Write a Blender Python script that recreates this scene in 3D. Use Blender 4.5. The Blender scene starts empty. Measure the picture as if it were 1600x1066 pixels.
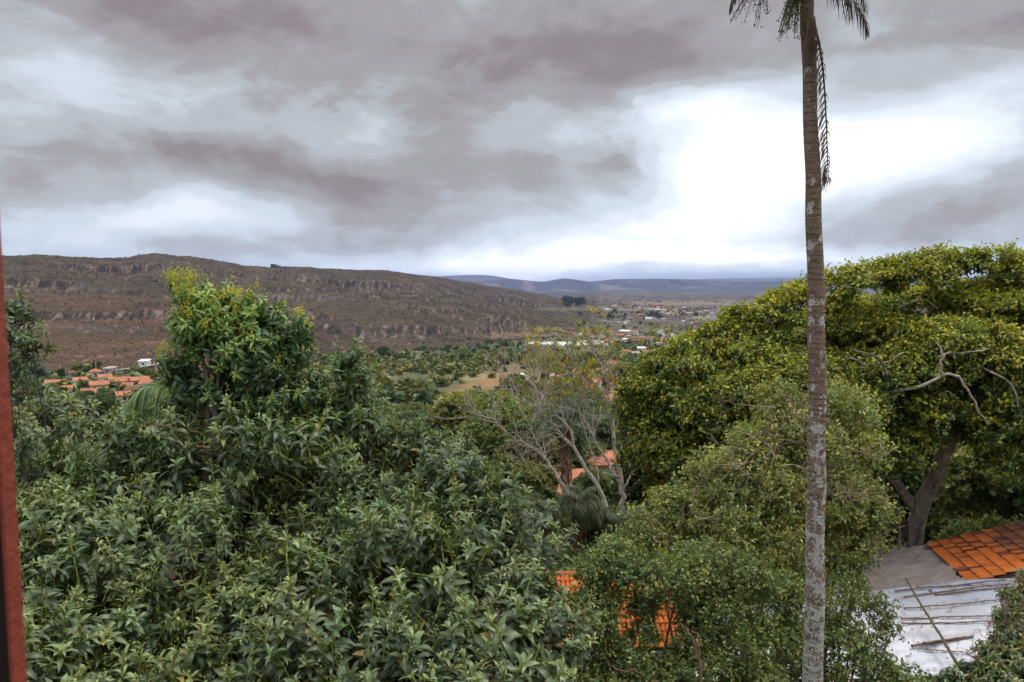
import bpy, math, random
import numpy as np
R = math.radians
sc = bpy.context.scene
col = sc.collection
F = 1244.0      # focal length in pixels of the 1600 px wide photograph
HOR = 445.0     # eye level row
TH = math.atan((533 - HOR) / F)

# ------------------------------------------------------------------ camera
cam = bpy.data.objects.new('camera', bpy.data.cameras.new('camera'))
col.objects.link(cam)
cam.location = (0, 0, 0)
cam.rotation_euler = (math.pi / 2 - TH, 0, 0)
cam.data.sensor_width = 36
cam.data.lens = F * 36 / 1600
cam.data.clip_start = 0.05
cam.data.clip_end = 80000
cam.data.dof.use_dof = True
cam.data.dof.focus_distance = 14
cam.data.dof.aperture_fstop = 7.0
sc.camera = cam

# ------------------------------------------------------------------ sun, sky, exposure
SUN_EL, SUN_AZ = R(58), R(70)       # azimuth from +Y towards +X
sun = bpy.data.objects.new('sun', bpy.data.lights.new('sun', 'SUN'))
col.objects.link(sun)
sun.data.energy = 1.5
sun.data.angle = R(14)
sun.data.color = (1, .92, .80)
sun.rotation_euler = (math.pi / 2 - SUN_EL, 0, math.pi - SUN_AZ)
sc.view_settings.view_transform = 'Standard'
sc.view_settings.look = 'None'
sc.view_settings.exposure = 0.40
sc.view_settings.gamma = 1.0
sc.cycles.use_denoising = True
sc.cycles.volume_bounces = 0
sc.cycles.max_bounces = 6
sc.cycles.transparent_max_bounces = 8


class NT:
    """small helper for building node trees from expressions"""
    def __init__(s, nt):
        s.nt = nt
        nt.nodes.clear()
    def n(s, typ, **kw):
        nd = s.nt.nodes.new(typ)
        for k, v in kw.items():
            setattr(nd, k, v)
        return nd
    def put(s, sock, v):
        if isinstance(v, bpy.types.NodeSocket):
            s.nt.links.new(v, sock)
        elif v is not None:
            if hasattr(sock.default_value, '__len__') and not hasattr(v, '__len__'):
                v = [v] * len(sock.default_value)
            if hasattr(v, '__len__') and len(sock.default_value) == 4 and len(v) == 3:
                v = (*v, 1)
            sock.default_value = v
    def m(s, op, a, b=None, c=None, clamp=False):
        nd = s.n('ShaderNodeMath', operation=op, use_clamp=clamp)
        for i, v in enumerate((a, b, c)):
            if v is not None:
                s.put(nd.inputs[i], v)
        return nd.outputs[0]
    def vm(s, op, a, b=None):
        nd = s.n('ShaderNodeVectorMath', operation=op)
        s.put(nd.inputs[0], a)
        if b is not None:
            s.put(nd.inputs[1], b)
        return nd.outputs[0]
    def comb(s, x, y, z):
        nd = s.n('ShaderNodeCombineXYZ')
        for i, v in enumerate((x, y, z)):
            s.put(nd.inputs[i], v)
        return nd.outputs[0]
    def noise(s, vec, scale, detail=4, rough=.5, dist=0, color=False):
        nd = s.n('ShaderNodeTexNoise')
        if vec is not None:
            s.put(nd.inputs['Vector'], vec)
        s.put(nd.inputs['Scale'], scale)
        s.put(nd.inputs['Detail'], detail)
        s.put(nd.inputs['Roughness'], rough)
        s.put(nd.inputs['Distortion'], dist)
        return nd.outputs['Color' if color else 'Fac']
    def ramp(s, fac, stops, interp='LINEAR'):
        nd = s.n('ShaderNodeValToRGB')
        cr = nd.color_ramp
        cr.interpolation = interp
        while len(cr.elements) > 1:
            cr.elements.remove(cr.elements[-1])
        for i, (p, c) in enumerate(stops):
            e = cr.elements[0] if i == 0 else cr.elements.new(p)
            e.position = p
            e.color = (*c, 1) if len(c) == 3 else c
        s.put(nd.inputs[0], fac)
        return nd.outputs[0]
    def mix(s, f, a, b, mode='MIX'):
        nd = s.n('ShaderNodeMix', data_type='RGBA', blend_type=mode)
        s.put(nd.inputs[0], f)
        s.put(nd.inputs[6], a)
        s.put(nd.inputs[7], b)
        return nd.outputs[2]


world = bpy.data.worlds.new('World')
sc.world = world
world.use_nodes = True
w = NT(world.node_tree)
tc = w.n('ShaderNodeTexCoord')
sep = w.n('ShaderNodeSeparateXYZ')
w.nt.links.new(tc.outputs['Generated'], sep.inputs[0])
dx, dy, dz = sep.outputs
sky = w.n('ShaderNodeTexSky', sky_type='NISHITA', sun_disc=False)
sky.sun_elevation = SUN_EL
sky.sun_rotation = SUN_AZ
az = w.m('ARCTAN2', dx, dy)
el = w.m('ARCSINE', dz)
# overcast deck seen in perspective: the pattern tightens towards the horizon
den = w.m('ADD', w.m('MAXIMUM', dz, 0.0), 0.26)
pl = w.comb(w.m('DIVIDE', dx, den), w.m('DIVIDE', dy, den), 3.7)
ang = w.comb(az, w.m('MULTIPLY', el, 2.1), 1.3)
wz = w.noise(ang, 3.2, 5, .55, .4, color=True)
ws = w.n('ShaderNodeSeparateXYZ')
w.nt.links.new(wz, ws.inputs[0])
azw = w.m('ADD', az, w.m('MULTIPLY', w.m('SUBTRACT', ws.outputs[0], .5), .26))
elw = w.m('ADD', el, w.m('MULTIPLY', w.m('SUBTRACT', ws.outputs[1], .5), .11))
BL = [  # px, py, sx, sy, amp : where the deck is thick (-) or thin (+)
    (620, 60, 440, 75, -.27), (120, 50, 240, 55, -.18), (1000, 90, 200, 55, -.22), (1570, 80, 120, 60, -.30), (760, 170, 240, 30, -.12),
    (340, 272, 170, 34, -.36), (600, 305, 120, 30, -.30), (860, 268, 110, 40, -.20), (120, 300, 120, 40, -.10),
    (420, 374, 300, 12, -.16), (1010, 384, 60, 6, -.2), (1390, 345, 130, 24, -.34), (1000, 270, 70, 30, -.2), (1280, 385, 120, 14, -.2), (700, 356, 160, 22, -.14),
    (1320, 258, 115, 40, .46), (1105, 178, 60, 26, .42), (1150, 290, 120, 55, .40), (1010, 362, 170, 36, .36), (1150, 405, 200, 20, .3), (1450, 150, 60, 30, .06),
    (60, 378, 90, 14, .30), (250, 345, 90, 14, .26), (800, 405, 120, 14, .32), (90, 185, 150, 40, .12), (560, 218, 160, 24, .10),
    (960, 215, 70, 25, .12), (1570, 250, 60, 90, -.14), (640, 425, 130, 10, .25), (980, 418, 300, 14, .34), (900, 375, 110, 20, .2), (330, 150, 160, 22, .06), (1500, 230, 60, 40, .15)]
val = w.m('ADD', .47, w.m('MULTIPLY', w.m('SUBTRACT', w.noise(pl, 1.3, 6, .55, .3), .5), .46))
val = w.m('ADD', val, w.m('MULTIPLY', w.m('SUBTRACT', w.noise(ang, 5, 5, .5, .3), .5), .50))
val = w.m('ADD', val, w.m('MULTIPLY', w.m('SUBTRACT', w.noise(pl, 3.4, 6, .56, .2), .5), .22))
val = w.m('ADD', val, w.m('MULTIPLY', w.m('SUBTRACT', w.noise(w.comb(azw, w.m('MULTIPLY', elw, 1.7), 4.1), 10, 7, .6, .1), .5), .56))
for (px, py, sx, sy, a) in BL:
    a0, e0 = math.atan((px - 800) / F), math.atan((HOR - py) / F)
    gx = w.m('MULTIPLY', w.m('SUBTRACT', azw, a0), F / sx)
    gy = w.m('MULTIPLY', w.m('SUBTRACT', elw, e0), F / sy)
    g = w.m('EXPONENT', w.m('MULTIPLY', w.m('ADD', w.m('MULTIPLY', gx, gx), w.m('MULTIPLY', gy, gy)), -.5))
    val = w.m('ADD', val, w.m('MULTIPLY', g, a))
# out of view higher up, the deck is made brighter to light the foliage
val = w.m('ADD', val, w.m('MULTIPLY', w.m('SUBTRACT', el, .42, clamp=True), .55))
cl = w.ramp(val, [(0, (2.2, 1.85, 1.9)), (.18, (2.95, 2.82, 2.88)), (.34, (3.85, 4.05, 4.35)), (.52, (5.2, 5.85, 6.45)), (.72, (6.7, 7.3, 7.8)), (.9, (8.2, 8.7, 9.0)), (1, (10, 10.3, 10.5))], 'EASE')
# ramp colours are clipped at 1 by some builds, so they are stored /10
for nd in w.nt.nodes:
    if nd.type == 'VALTORGB':
        for e in nd.color_ramp.elements:
            e.color = (e.color[0] / 11, e.color[1] / 11, e.color[2] / 11, 1)
cl = w.vm('MULTIPLY', cl, (11, 11, 11))
# strip of clear air low over the far range on the right
gap = w.m('MULTIPLY', w.m('EXPONENT', w.m('MULTIPLY', w.m('POWER', w.m('DIVIDE', w.m('SUBTRACT', el, .007), .006), 2), -1)),
          w.m('SUBTRACT', 1, w.m('ABSOLUTE', w.m('MULTIPLY', w.m('SUBTRACT', az, .33), 4)), clamp=True))
skyc = w.mix(w.m('MULTIPLY', gap, .75), cl, w.vm('MULTIPLY', sky.outputs[0], (.5, .62, .8)))
skyc = w.mix(.03, skyc, sky.outputs[0])
hi = w.m('ADD', 1, w.m('MULTIPLY', w.m('MULTIPLY', w.m('SUBTRACT', el, .38), 3.0, clamp=True), .9))  # unseen upper sky boosted as added light for the foliage
skyc = w.vm('MULTIPLY', skyc, w.comb(hi, hi, hi))
bg = w.n('ShaderNodeBackground')
w.put(bg.inputs[0], skyc)
bg.inputs[1].default_value = 0.1
out = w.n('ShaderNodeOutputWorld')
w.nt.links.new(bg.outputs[0], out.inputs[0])


# ------------------------------------------------------------------ helpers
def P(px, py, Y):
    """point seen at a photograph pixel, Y metres in front (Y measured level)"""
    u, v = (px - 800) / F, (533 - py) / F
    c, s = math.cos(TH), math.sin(TH)
    fy, fz = c + v * s, -s + v * c
    return np.array([u / fy * Y, Y, fz / fy * Y])


def pix(V):
    """photograph pixel of world points (n,3)"""
    c, s = math.cos(TH), math.sin(TH)
    d = V[..., 1] * c - V[..., 2] * s
    h = V[..., 1] * s + V[..., 2] * c
    d = np.maximum(d, .01)
    return 800 + F * V[..., 0] / d, 533 - F * h / d


def h32(a, b, seed):
    with np.errstate(over='ignore'):
        x = (a.astype(np.uint32) * np.uint32(374761393) + b.astype(np.uint32) * np.uint32(668265263) + np.uint32((seed * 2246822519) & 0xffffffff))
        x = (x ^ (x >> np.uint32(13))) * np.uint32(1274126177)
        x = (x ^ (x >> np.uint32(16))) * np.uint32(2654435761)
        x = x ^ (x >> np.uint32(15))
    return x.astype(np.float64) / 4294967295.0


def vn(x, y, seed=0):
    x = np.asarray(x, float); y = np.asarray(y, float)
    xi, yi = np.floor(x), np.floor(y)
    fx, fy = x - xi, y - yi
    fx = fx * fx * (3 - 2 * fx); fy = fy * fy * (3 - 2 * fy)
    a = xi.astype(np.int64); b = yi.astype(np.int64)
    return ((h32(a, b, seed) * (1 - fx) + h32(a + 1, b, seed) * fx) * (1 - fy)
            + (h32(a, b + 1, seed) * (1 - fx) + h32(a + 1, b + 1, seed) * fx) * fy)


def fbm(x, y, o=4, seed=0, g=.5):
    t, a, s = 0, 1, 0
    for i in range(o):
        t = t + a * (vn(x, y, seed + i * 7) * 2 - 1)
        s += a; a *= g; x = x * 2.03 + 3.1; y = y * 2.03 + 1.7
    return t / s


def sst(a, b, x):
    t = np.clip((x - a) / (b - a), 0, 1)
    return t * t * (3 - 2 * t)


def mesh(name, V, Q, mat=None, parent=None, C=None, smooth=False, mats=None, mi=None):
    """link one mesh object; Q may hold quads (n,4) or a list of index arrays"""
    me = bpy.data.meshes.new(name)
    V = np.asarray(V, np.float32)
    parts = Q if isinstance(Q, list) else [Q]
    parts = [np.asarray(q, np.int32) for q in parts if len(q)]
    nv = len(V)
    loops = np.concatenate([q.ravel() for q in parts])
    tot = np.concatenate([np.full(len(q), q.shape[1], np.int32) for q in parts])
    st = np.zeros(len(tot), np.int32); st[1:] = np.cumsum(tot)[:-1]
    me.vertices.add(nv); me.vertices.foreach_set('co', V.ravel())
    me.loops.add(len(loops)); me.loops.foreach_set('vertex_index', loops)
    me.polygons.add(len(tot)); me.polygons.foreach_set('loop_start', st)
    try:
        me.polygons.foreach_set('loop_total', tot)
    except Exception:
        pass
    if mats:
        for m_ in mats:
            me.materials.append(m_)
        me.polygons.foreach_set('material_index', np.asarray(mi, np.int32))
    elif mat:
        me.materials.append(mat)
    if C is not None:
        C = np.asarray(C, np.float32)
        if C.shape[1] == 3:
            C = np.concatenate([C, np.ones((nv, 1), np.float32)], 1)
        at = me.color_attributes.new('col', 'FLOAT_COLOR', 'POINT')
        at.data.foreach_set('color', C.ravel())
    me.update(calc_edges=True)
    me.polygons.foreach_set('use_smooth', np.full(len(tot), smooth))
    o = bpy.data.objects.new(name, me)
    col.objects.link(o)
    if parent is not None:
        o.parent = parent
    return o


def tag(o, label=None, cat=None, group=None, kind=None):
    if label: o['label'] = label
    if cat: o['category'] = cat
    if group: o['group'] = group
    if kind: o['kind'] = kind
    return o


def empty(name, loc, label=None, cat=None, group=None, rz=0):
    o = bpy.data.objects.new(name, None)
    col.objects.link(o)
    o.location = [float(v) for v in loc]
    o.rotation_euler = (0, 0, rz)
    o.empty_display_size = .3
    return tag(o, label, cat, group)


def copy_tree(o, parent=None):
    c = o.copy()
    col.objects.link(c)
    c.parent = parent
    for ch in [x for x in KIDS.get(o.name, [])]:
        copy_tree(ch, c)
    return c


KIDS = {}


def index_kids(o):
    ks = [x for x in bpy.data.objects if x.parent == o]
    KIDS[o.name] = ks
    for k in ks:
        index_kids(k)


# ------------------------------------------------------------------ materials
def mat(name, colr=None, rough=.8, attr=False, var=.25, vs=6., bump=0, bs=20, spec=.3, trans=0, tcol=None, extra=None, obj=False, gain=1.0):
    m = bpy.data.materials.new(name)
    m.use_nodes = True
    t = NT(m.node_tree)
    tcn = t.n('ShaderNodeTexCoord')
    vec = tcn.outputs['Object']
    if attr:
        a = t.n('ShaderNodeAttribute', attribute_name='col')
        c = a.outputs['Color']
    else:
        c = t.mix(0, (*colr, 1), (*colr, 1))
    if var:
        f = t.m('ADD', 1 - var, t.m('MULTIPLY', t.noise(vec, vs, 4, .6), 2 * var))
        c = t.vm('MULTIPLY', c, t.comb(f, f, f))
    if gain != 1:
        c = t.vm('MULTIPLY', c, (gain, gain, gain))
    if extra:
        c = extra(t, c, vec)
    b = t.n('ShaderNodeBsdfPrincipled')
    t.put(b.inputs['Base Color'], c)
    b.inputs['Roughness'].default_value = rough
    b.inputs['Specular IOR Level'].default_value = spec
    if bump:
        bn = t.n('ShaderNodeBump')
        bn.inputs['Strength'].default_value = bump
        bn.inputs['Distance'].default_value = .05
        t.put(bn.inputs['Height'], t.noise(vec, bs, 5, .65))
        t.nt.links.new(bn.outputs[0], b.inputs['Normal'])
    sh = b.outputs[0]
    if trans:
        tr = t.n('ShaderNodeBsdfTranslucent')
        t.put(tr.inputs[0], t.vm('MULTIPLY', c, tcol or (1.3, 1.5, .6)))
        mx = t.n('ShaderNodeMixShader')
        mx.inputs[0].default_value = trans
        t.nt.links.new(sh, mx.inputs[1]); t.nt.links.new(tr.outputs[0], mx.inputs[2])
        sh = mx.outputs[0]
    o = t.n('ShaderNodeOutputMaterial')
    t.nt.links.new(sh, o.inputs[0])
    return m


M = {}
M['avoleaf'] = mat('broad_leaf', attr=True, rough=.42, spec=.5, var=.12, vs=9, trans=.18)
M['leaf'] = mat('small_leaf', attr=True, rough=.55, spec=.35, var=.12, vs=3, trans=.28)
M['farleaf'] = mat('far_foliage', attr=True, rough=.8, spec=.1, var=.15, vs=.8, trans=.15)
M['bark'] = mat('bark', attr=True, rough=.9, var=.35, vs=9, bump=.6, bs=30)
M['bigbark'] = mat('furrowed_bark', attr=True, rough=.9, var=.6, vs=2.2, bump=1., bs=7)


def furrow(t, c, vec):
    f = t.ramp(t.noise(t.vm('MULTIPLY', vec, (3.2, 3.2, .8)), 1., 6, .75), [(.36, (.30, .27, .25)), (.5, (.95, .95, .95)), (.66, (1.5, 1.45, 1.4))])
    g = t.ramp(t.noise(vec, .9, 4, .6), [(.4, (1, 1, 1)), (.6, (.62, .62, .56))])
    return t.mix(1., t.mix(1., c, f, 'MULTIPLY'), g, 'MULTIPLY')


M['bigbark'] = mat('furrowed_bark', attr=True, rough=.9, var=.2, vs=2.2, bump=1., bs=5, extra=furrow)
M['wood'] = mat('painted_wood', (.20, .036, .019), rough=.6, var=.35, vs=18, bump=.3, bs=60)
M['shadewood'] = mat('shade_painted_wood', (.012, .003, .003), rough=.7, var=.2, vs=30)  # near-black colour paints in the shade of the room-facing side


# ------------------------------------------------------------------ terrain
BR = [0, 12, 30, 45, 70, 120, 200, 250, 350, 500, 700, 1000, 1300, 2000, 3000, 4500, 6000, 9000, 14000, 30000]
BZ = [-9.3, -10.2, -11.5, -13, -18.6, -26, -34, -38, -44, -52, -61, -71, -78, -82, -84, -85, -86, -92, -100, -160]
CX = [-900, -300, 0, 60, 130, 200, 215, 240, 300, 380, 420, 470, 540, 600, 640, 680, 720, 760, 800, 850, 900, 960]
CY = [395, 398, 401, 398, 402, 404, 400, 396, 401, 414, 418, 417, 421, 422, 428, 432, 439, 446, 452, 460, 466, 470]
DXp = [-900, 0, 240, 425, 640, 740, 830, 960]
DD = [1200, 1450, 1600, 1800, 2300, 2700, 3200, 3700]
FXp = [-900, 0, 250, 450, 700, 850, 960]
FD = [320, 400, 430, 600, 720, 1000, 1600]
MX = [500, 700, 735, 790, 850, 880, 920, 960, 990, 1040, 1100, 1180, 1260, 1400, 1600, 2000]
MY = [444, 441, 438, 436.5, 440, 435.5, 439, 437, 436, 435.5, 438.5, 440, 438, 437, 436, 438]
NX = [560, 640, 700, 745, 770, 800, 840, 1000, 1100, 1300, 1700]
NY = [438, 436, 431, 429.5, 431, 436, 440, 441, 436, 433, 436]


def terrain(x, y, want=False):
    x = np.asarray(x, float); y = np.asarray(y, float)
    r = np.hypot(x, y)
    base = np.interp(r, BR, BZ)
    base = base + fbm(x / 90, y / 90, 4, 1) * 4.5 * sst(60, 260, r) + fbm(x / 420, y / 420, 5, 2) * 13 * sst(700, 2600, r) \
        + fbm(x / 9, y / 9, 3, 3) * .25 * sst(6, 25, r)
    yy = np.maximum(y, 1.)
    px = 800 + F * np.clip(x / yy, -3, 3)
    D = np.interp(px, DXp, DD); Fo = np.interp(px, FXp, FD)
    Fo = Fo + fbm(x / 160, y / 160, 3, 5) * 60
    jag = (vn(x / 16, y / 16, 31) - .5) * 3 + (vn(x / 45, y / 45, 32) - .5) * 6
    zc = D * (HOR - np.interp(px, CX, CY)) / F
    s = (y - Fo) / (D - Fo)
    sc_ = np.clip(s, 0, 1)
    zf = np.interp(Fo, BR, BZ)
    zr = zf + (zc - zf) * (sc_ ** 1.15)
    zr = zr + fbm(x / 260, y / 260, 4, 8) * 20 * sst(0, .25, s) * (1 - sst(.75, 1., s))
    # rock strata: benches with steep risers, dipping gently to the right
    per = 12.5
    t = zr + .022 * x + fbm(x / 120, y / 120, 3, 9) * 8 + jag * .8
    k = np.floor(t / per); f = t / per - k
    amp = sst(.35, .6, vn(x / 230 + 5, y / 230, 41) * .55 + h32(k.astype(np.int64), k.astype(np.int64) * 0 + 3, 5) * .55)
    stp = (k + .42 * f + .58 * sst(.72, .95, f)) * per
    zr2 = zr + (stp - t) * (.35 + .65 * amp) * sst(.03, .15, s) * (1 - sst(.93, 1.0, s))
    zr2 = zr2 + (vn(x / 7, y / 7, 51) - .5) * 2.6 * sst(.05, .2, s) + jag * .35 * sst(.6, 1, s)
    led = 0
    for (s0, hh_, sd) in ((.80, 17., 21), (.52, 11., 22), (.28, 9., 23)):
        sn = s + fbm(x / 150, y / 400, 4, sd) * .085 + (px - 300) / 3600. + (vn(x / 14, y / 60, sd + 5) - .5) * .014
        zr2 = zr2 - hh_ * sst(s0 - .16, s0 - .02, sn) * (1 - sst(s0, s0 + .014, sn)) * (.35 + .65 * sst(.3, .6, vn(x / 170, y / 400, sd + 9)))
        led = np.maximum(led, sst(s0 - .006, s0, sn) * (1 - sst(s0 + .014, s0 + .022, sn)) * sst(.25, .5, vn(x / 170, y / 400, sd + 9)))
    back = zc - np.maximum(y - D, 0) * .12 + 0 * x
    zr2 = np.where(s > 1, np.maximum(back, base - 30) + jag * .35, zr2)
    wgt = sst(0, .06, s) * (1 - sst(840, 960, px)) * (y > 100)
    z = base * (1 - wgt) + zr2 * wgt
    # far ranges
    md = 12500.
    zm = md * (HOR - np.interp(px, MX, MY)) / F + fbm(x / 420, x * 0, 4, 14) * 22
    sm = (y - 8200) / (md - 8200)
    mm = sst(0, 1, sm) * (y > 100) * (1 - sst(md, md + 2500, y))
    spur = np.abs(fbm(x / 520, y / 2600, 5, 12))
    z = z + (zm - z) * mm ** 1.3 * np.clip(1 - spur * 1.5 * (1 - sst(.8, 1., sm)), 0, 1.2)
    nd_ = 21000.
    zn = nd_ * (HOR - np.interp(px, NX, NY)) / F
    mn = sst(15500, nd_, y) * (1 - sst(nd_, nd_ + 2500, y))
    z = z + (zn - z) * mn
    if not want:
        return z
    cliff = sst(.68, .8, f) * (1 - sst(.96, 1., f)) * (.25 + .75 * amp) * sst(.06, .2, s) * (s < 1.02) * wgt
    cliff = np.maximum(cliff * .8, led * wgt)
    return z, dict(px=px, s=s, w=wgt, cliff=cliff, r=r, mm=mm, amp=amp, f=f, base=base)


azs = np.concatenate([np.radians(np.linspace(-180, -46, 46)[:-1]), np.arctan(np.linspace(math.tan(R(-46)), -.68, 60)[:-1]),
                      np.arctan(np.linspace(-.68, .68, 1080)), np.arctan(np.linspace(.68, math.tan(R(46)), 40)[1:]), np.radians(np.linspace(46, 180, 46)[1:])])
rs = np.concatenate([[.5], np.geomspace(2, 60, 60), np.geomspace(60, 330, 130)[1:], np.geomspace(330, 3800, 560)[1:], np.geomspace(3800, 8500, 110)[1:], np.linspace(8500, 13200, 110)[1:], np.geomspace(13200, 24000, 60)[1:]])
AZ, RR = np.meshgrid(azs, rs)
TX, TY = RR * np.sin(AZ), RR * np.cos(AZ)
TZ, ti = terrain(TX, TY, True)
nr, na = TX.shape
Vt = np.stack([TX, TY, TZ], -1).reshape(-1, 3)
ii = np.arange(nr * na).reshape(nr, na)
Qt = np.stack([ii[:-1, :-1], ii[:-1, 1:], ii[1:, 1:], ii[1:, :-1]], -1).reshape(-1, 4)
PX, PY = pix(np.stack([TX, TY, TZ], -1))
PX = np.where(TY > 1, PX, -5000)


def c3(*c):
    return np.array(c, float)


def lerp(a, b, t):
    t = t[..., None] if np.ndim(t) else t
    return a * (1 - t) + b * t


n1 = vn(TX / 60, TY / 60, 61); n2 = vn(TX / 14, TY / 14, 62); n3 = fbm(TX / 35, TY / 35, 4, 63) * .5 + .5
n4 = vn(TX / 5, TY / 5, 64); n5 = fbm(TX / 300, TY / 300, 4, 65) * .5 + .5
valley = lerp(c3(.075, .085, .04), c3(.13, .11, .06), sst(.35, .75, n3))
valley = lerp(valley, c3(.16, .125, .065), sst(.66, .85, n1) * .6)
ground = lerp(c3(.045, .055, .022), c3(.10, .075, .045), sst(.3, .8, n2))
C = lerp(ground, valley, sst(50, 110, ti['r']))
far = lerp(c3(.075, .056, .042), c3(.125, .095, .058), sst(.35, .65, n5))
far = lerp(far, c3(.050, .040, .034), sst(.42, .62, n3) * .85)
C = lerp(C, far, sst(800, 1800, ti['r']))
hill = lerp(c3(.042, .028, .019), c3(.074, .046, .028), sst(.3, .7, n3))
hill = lerp(hill, c3(.054, .045, .024), sst(.45, .75, n1) * .55)
red = sst(0, 60, 260 - np.abs(PX - 130)) * sst(450, 500, PY) * (1 - sst(575, 600, PY))
hill = lerp(hill, c3(.105, .050, .030), red * (.35 + .65 * sst(.4, .6, n3)) * .8)
C = lerp(C, hill, sst(0, .3, ti['w']))
dzr = np.zeros_like(TZ); dzr[1:-1] = (TZ[2:] - TZ[:-2]) / (rs[2:] - rs[:-2])[:, None]
ti['cliff'] = ti['cliff'] * sst(.22, .5, dzr)
blk = vn(TX / 3.2, TY / 16, 71) * .6 + vn(TX / 2., TY / 3, 72) * .4
rock = lerp(c3(.042, .031, .028), c3(.225, .165, .13), sst(.45, .85, blk))
rock = lerp(rock, c3(.10, .08, .07), sst(.45, .8, n1) * .6)
C = lerp(C, rock, np.clip(ti['cliff'] * 1.3, 0, .95))
# scattered boulders of bare rock on the slopes
spk = sst(.72, .84, vn(TX / 2.4, TY / 7, 73) * .75 + n3 * .25) * ti['w'] * sst(.45, .65, vn(TX / 130, TY / 130, 74)) * (ti['s'] > .05)
C = lerp(C, c3(.22, .175, .14), spk * .6)
dk = sst(.68, .8, n4) * ti['w']
C = lerp(C, c3(.035, .034, .022), dk * .6)
# dry slope running down into the valley, bare lots and small fields (real patches of ground)
jx = fbm(TX / 22, TY / 22, 3, 81) * 14; jy = fbm(TX / 30, TY / 30, 3, 82) * 5


def patch(cx, cy, sx, sy, c, a=1., ang=0., hard=.35):
    global C
    ca, sa = math.cos(ang), math.sin(ang)
    X, Y = PX + jx - cx, PY + jy - cy
    d = np.hypot((X * ca + Y * sa) / sx, (-X * sa + Y * ca) / sy)
    C = lerp(C, c3(*c), (1 - sst(1 - hard, 1 + hard, d)) * a * (TY > 1))


for (a_, b_, c_, d_, e_) in [(700, 620, 130, 11, -.42), (800, 592, 60, 9, -.2), (860, 597, 40, 10, .1), (760, 600, 50, 7, -.3)]:
    patch(a_, b_, c_, d_, (.24, .135, .062), .6, e_, .7)
patch(830, 595, 38, 4, (.34, .25, .13), .6)
patch(740, 588, 40, 5, (.26, .2, .09), .6)
patch(615, 618, 34, 4.5, (.17, .22, .075), .9, 0, .1)
for a_ in [(850, 536, 30, 2.4), (895, 537, 44, 3.2), (925, 534, 20, 1.6)]:
    C = lerp(C, c3(.55, .50, .47), (1 - sst(.85, 1.05, np.hypot((PX + jx * .3 - a_[0]) / a_[2], (PY + jy * .15 - a_[1]) / a_[3]))) * 1.)
patch(945, 538, 30, 3, (.45, .33, .2), .7); patch(960, 530, 40, 2.5, (.3, .25, .13), .6)
patch(880, 514, 60, 2.5, (.26, .19, .09), .6); patch(800, 524, 70, 4, (.21, .14, .075), .6); patch(905, 483, 70, 3, (.15, .14, .07), .6)
patch(1095, 474, 120, 4, (.22, .17, .11), .6); patch(1010, 483, 45, 1.2, (.45, .3, .2), .8); patch(1055, 489, 30, 1.2, (.42, .3, .2), .7)
patch(1110, 497, 35, 2.2, (.30, .27, .12), .6); patch(1100, 525, 30, 3, (.24, .25, .12), .7); patch(160, 590, 60, 4, (.2, .17, .09), .5)
patch(1140, 500, 22, 1.4, (.45, .42, .4), .8, -.2); patch(1055, 524, 26, 1.1, (.5, .47, .44), .8, .25)
fm = ti['mm']
C = lerp(C, lerp(c3(.045, .043, .045), c3(.13, .11, .10), sst(.5, .8, fbm(TX / 260, TY / 700, 5, 83) * .5 + .5)), np.clip(fm * 3, 0, 1))


def terr_extra(t, c, vec):
    n = t.noise(vec, .22, 6, .75)
    f = t.m('ADD', .2, t.m('MULTIPLY', n, 1.6))
    c = t.vm('MULTIPLY', c, t.comb(f, f, f))
    # fissured faces where the ground is steep
    g = t.n('ShaderNodeNewGeometry'); sx = t.n('ShaderNodeSeparateXYZ'); t.nt.links.new(g.outputs['Normal'], sx.inputs[0])
    steep = t.m('MULTIPLY', t.m('SUBTRACT', .86, sx.outputs[2]), 5.0, clamp=True)
    st = t.noise(t.vm('MULTIPLY', vec, (.42, .42, .09)), 1.0, 5, .7)
    rk = t.ramp(st, [(.38, (.28, .24, .22)), (.5, (.9, .85, .8)), (.62, (1.7, 1.6, 1.5))])
    c = t.mix(t.m('MULTIPLY', steep, .9), c, t.mix(1., c, rk, 'MULTIPLY'))
    n = t.noise(vec, 1.7, 4, .7)
    f = t.m('ADD', .7, t.m('MULTIPLY', n, .6))
    return t.vm('MULTIPLY', c, t.comb(f, f, f))


M['terrain'] = mat('hill_ground', attr=True, rough=.95, var=0, spec=.1, extra=terr_extra)
ter = mesh('ground', Vt, Qt, M['terrain'], C=C.reshape(-1, 3), smooth=False)
tag(ter, 'rocky brown hillside falling to a green valley with dry grass', None, None, 'structure')
KEEPC = None
del C, PX, PY


def gz(x, y):
    return float(terrain(np.array([x]), np.array([y]))[0])


_ys = np.concatenate([np.arange(8, 120, .5), np.geomspace(120, 7000, 1500)])


def cast(px, py):
    d = P(px, py, 1.)
    X, Y, Z = d[0] * _ys, _ys, d[2] * _ys
    hz = terrain(X, Y)
    k = np.argmax(Z < hz)
    if Z[k] >= hz[k]:
        k = len(_ys) - 1
    return np.array([X[k], Y[k], hz[k]])


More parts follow.
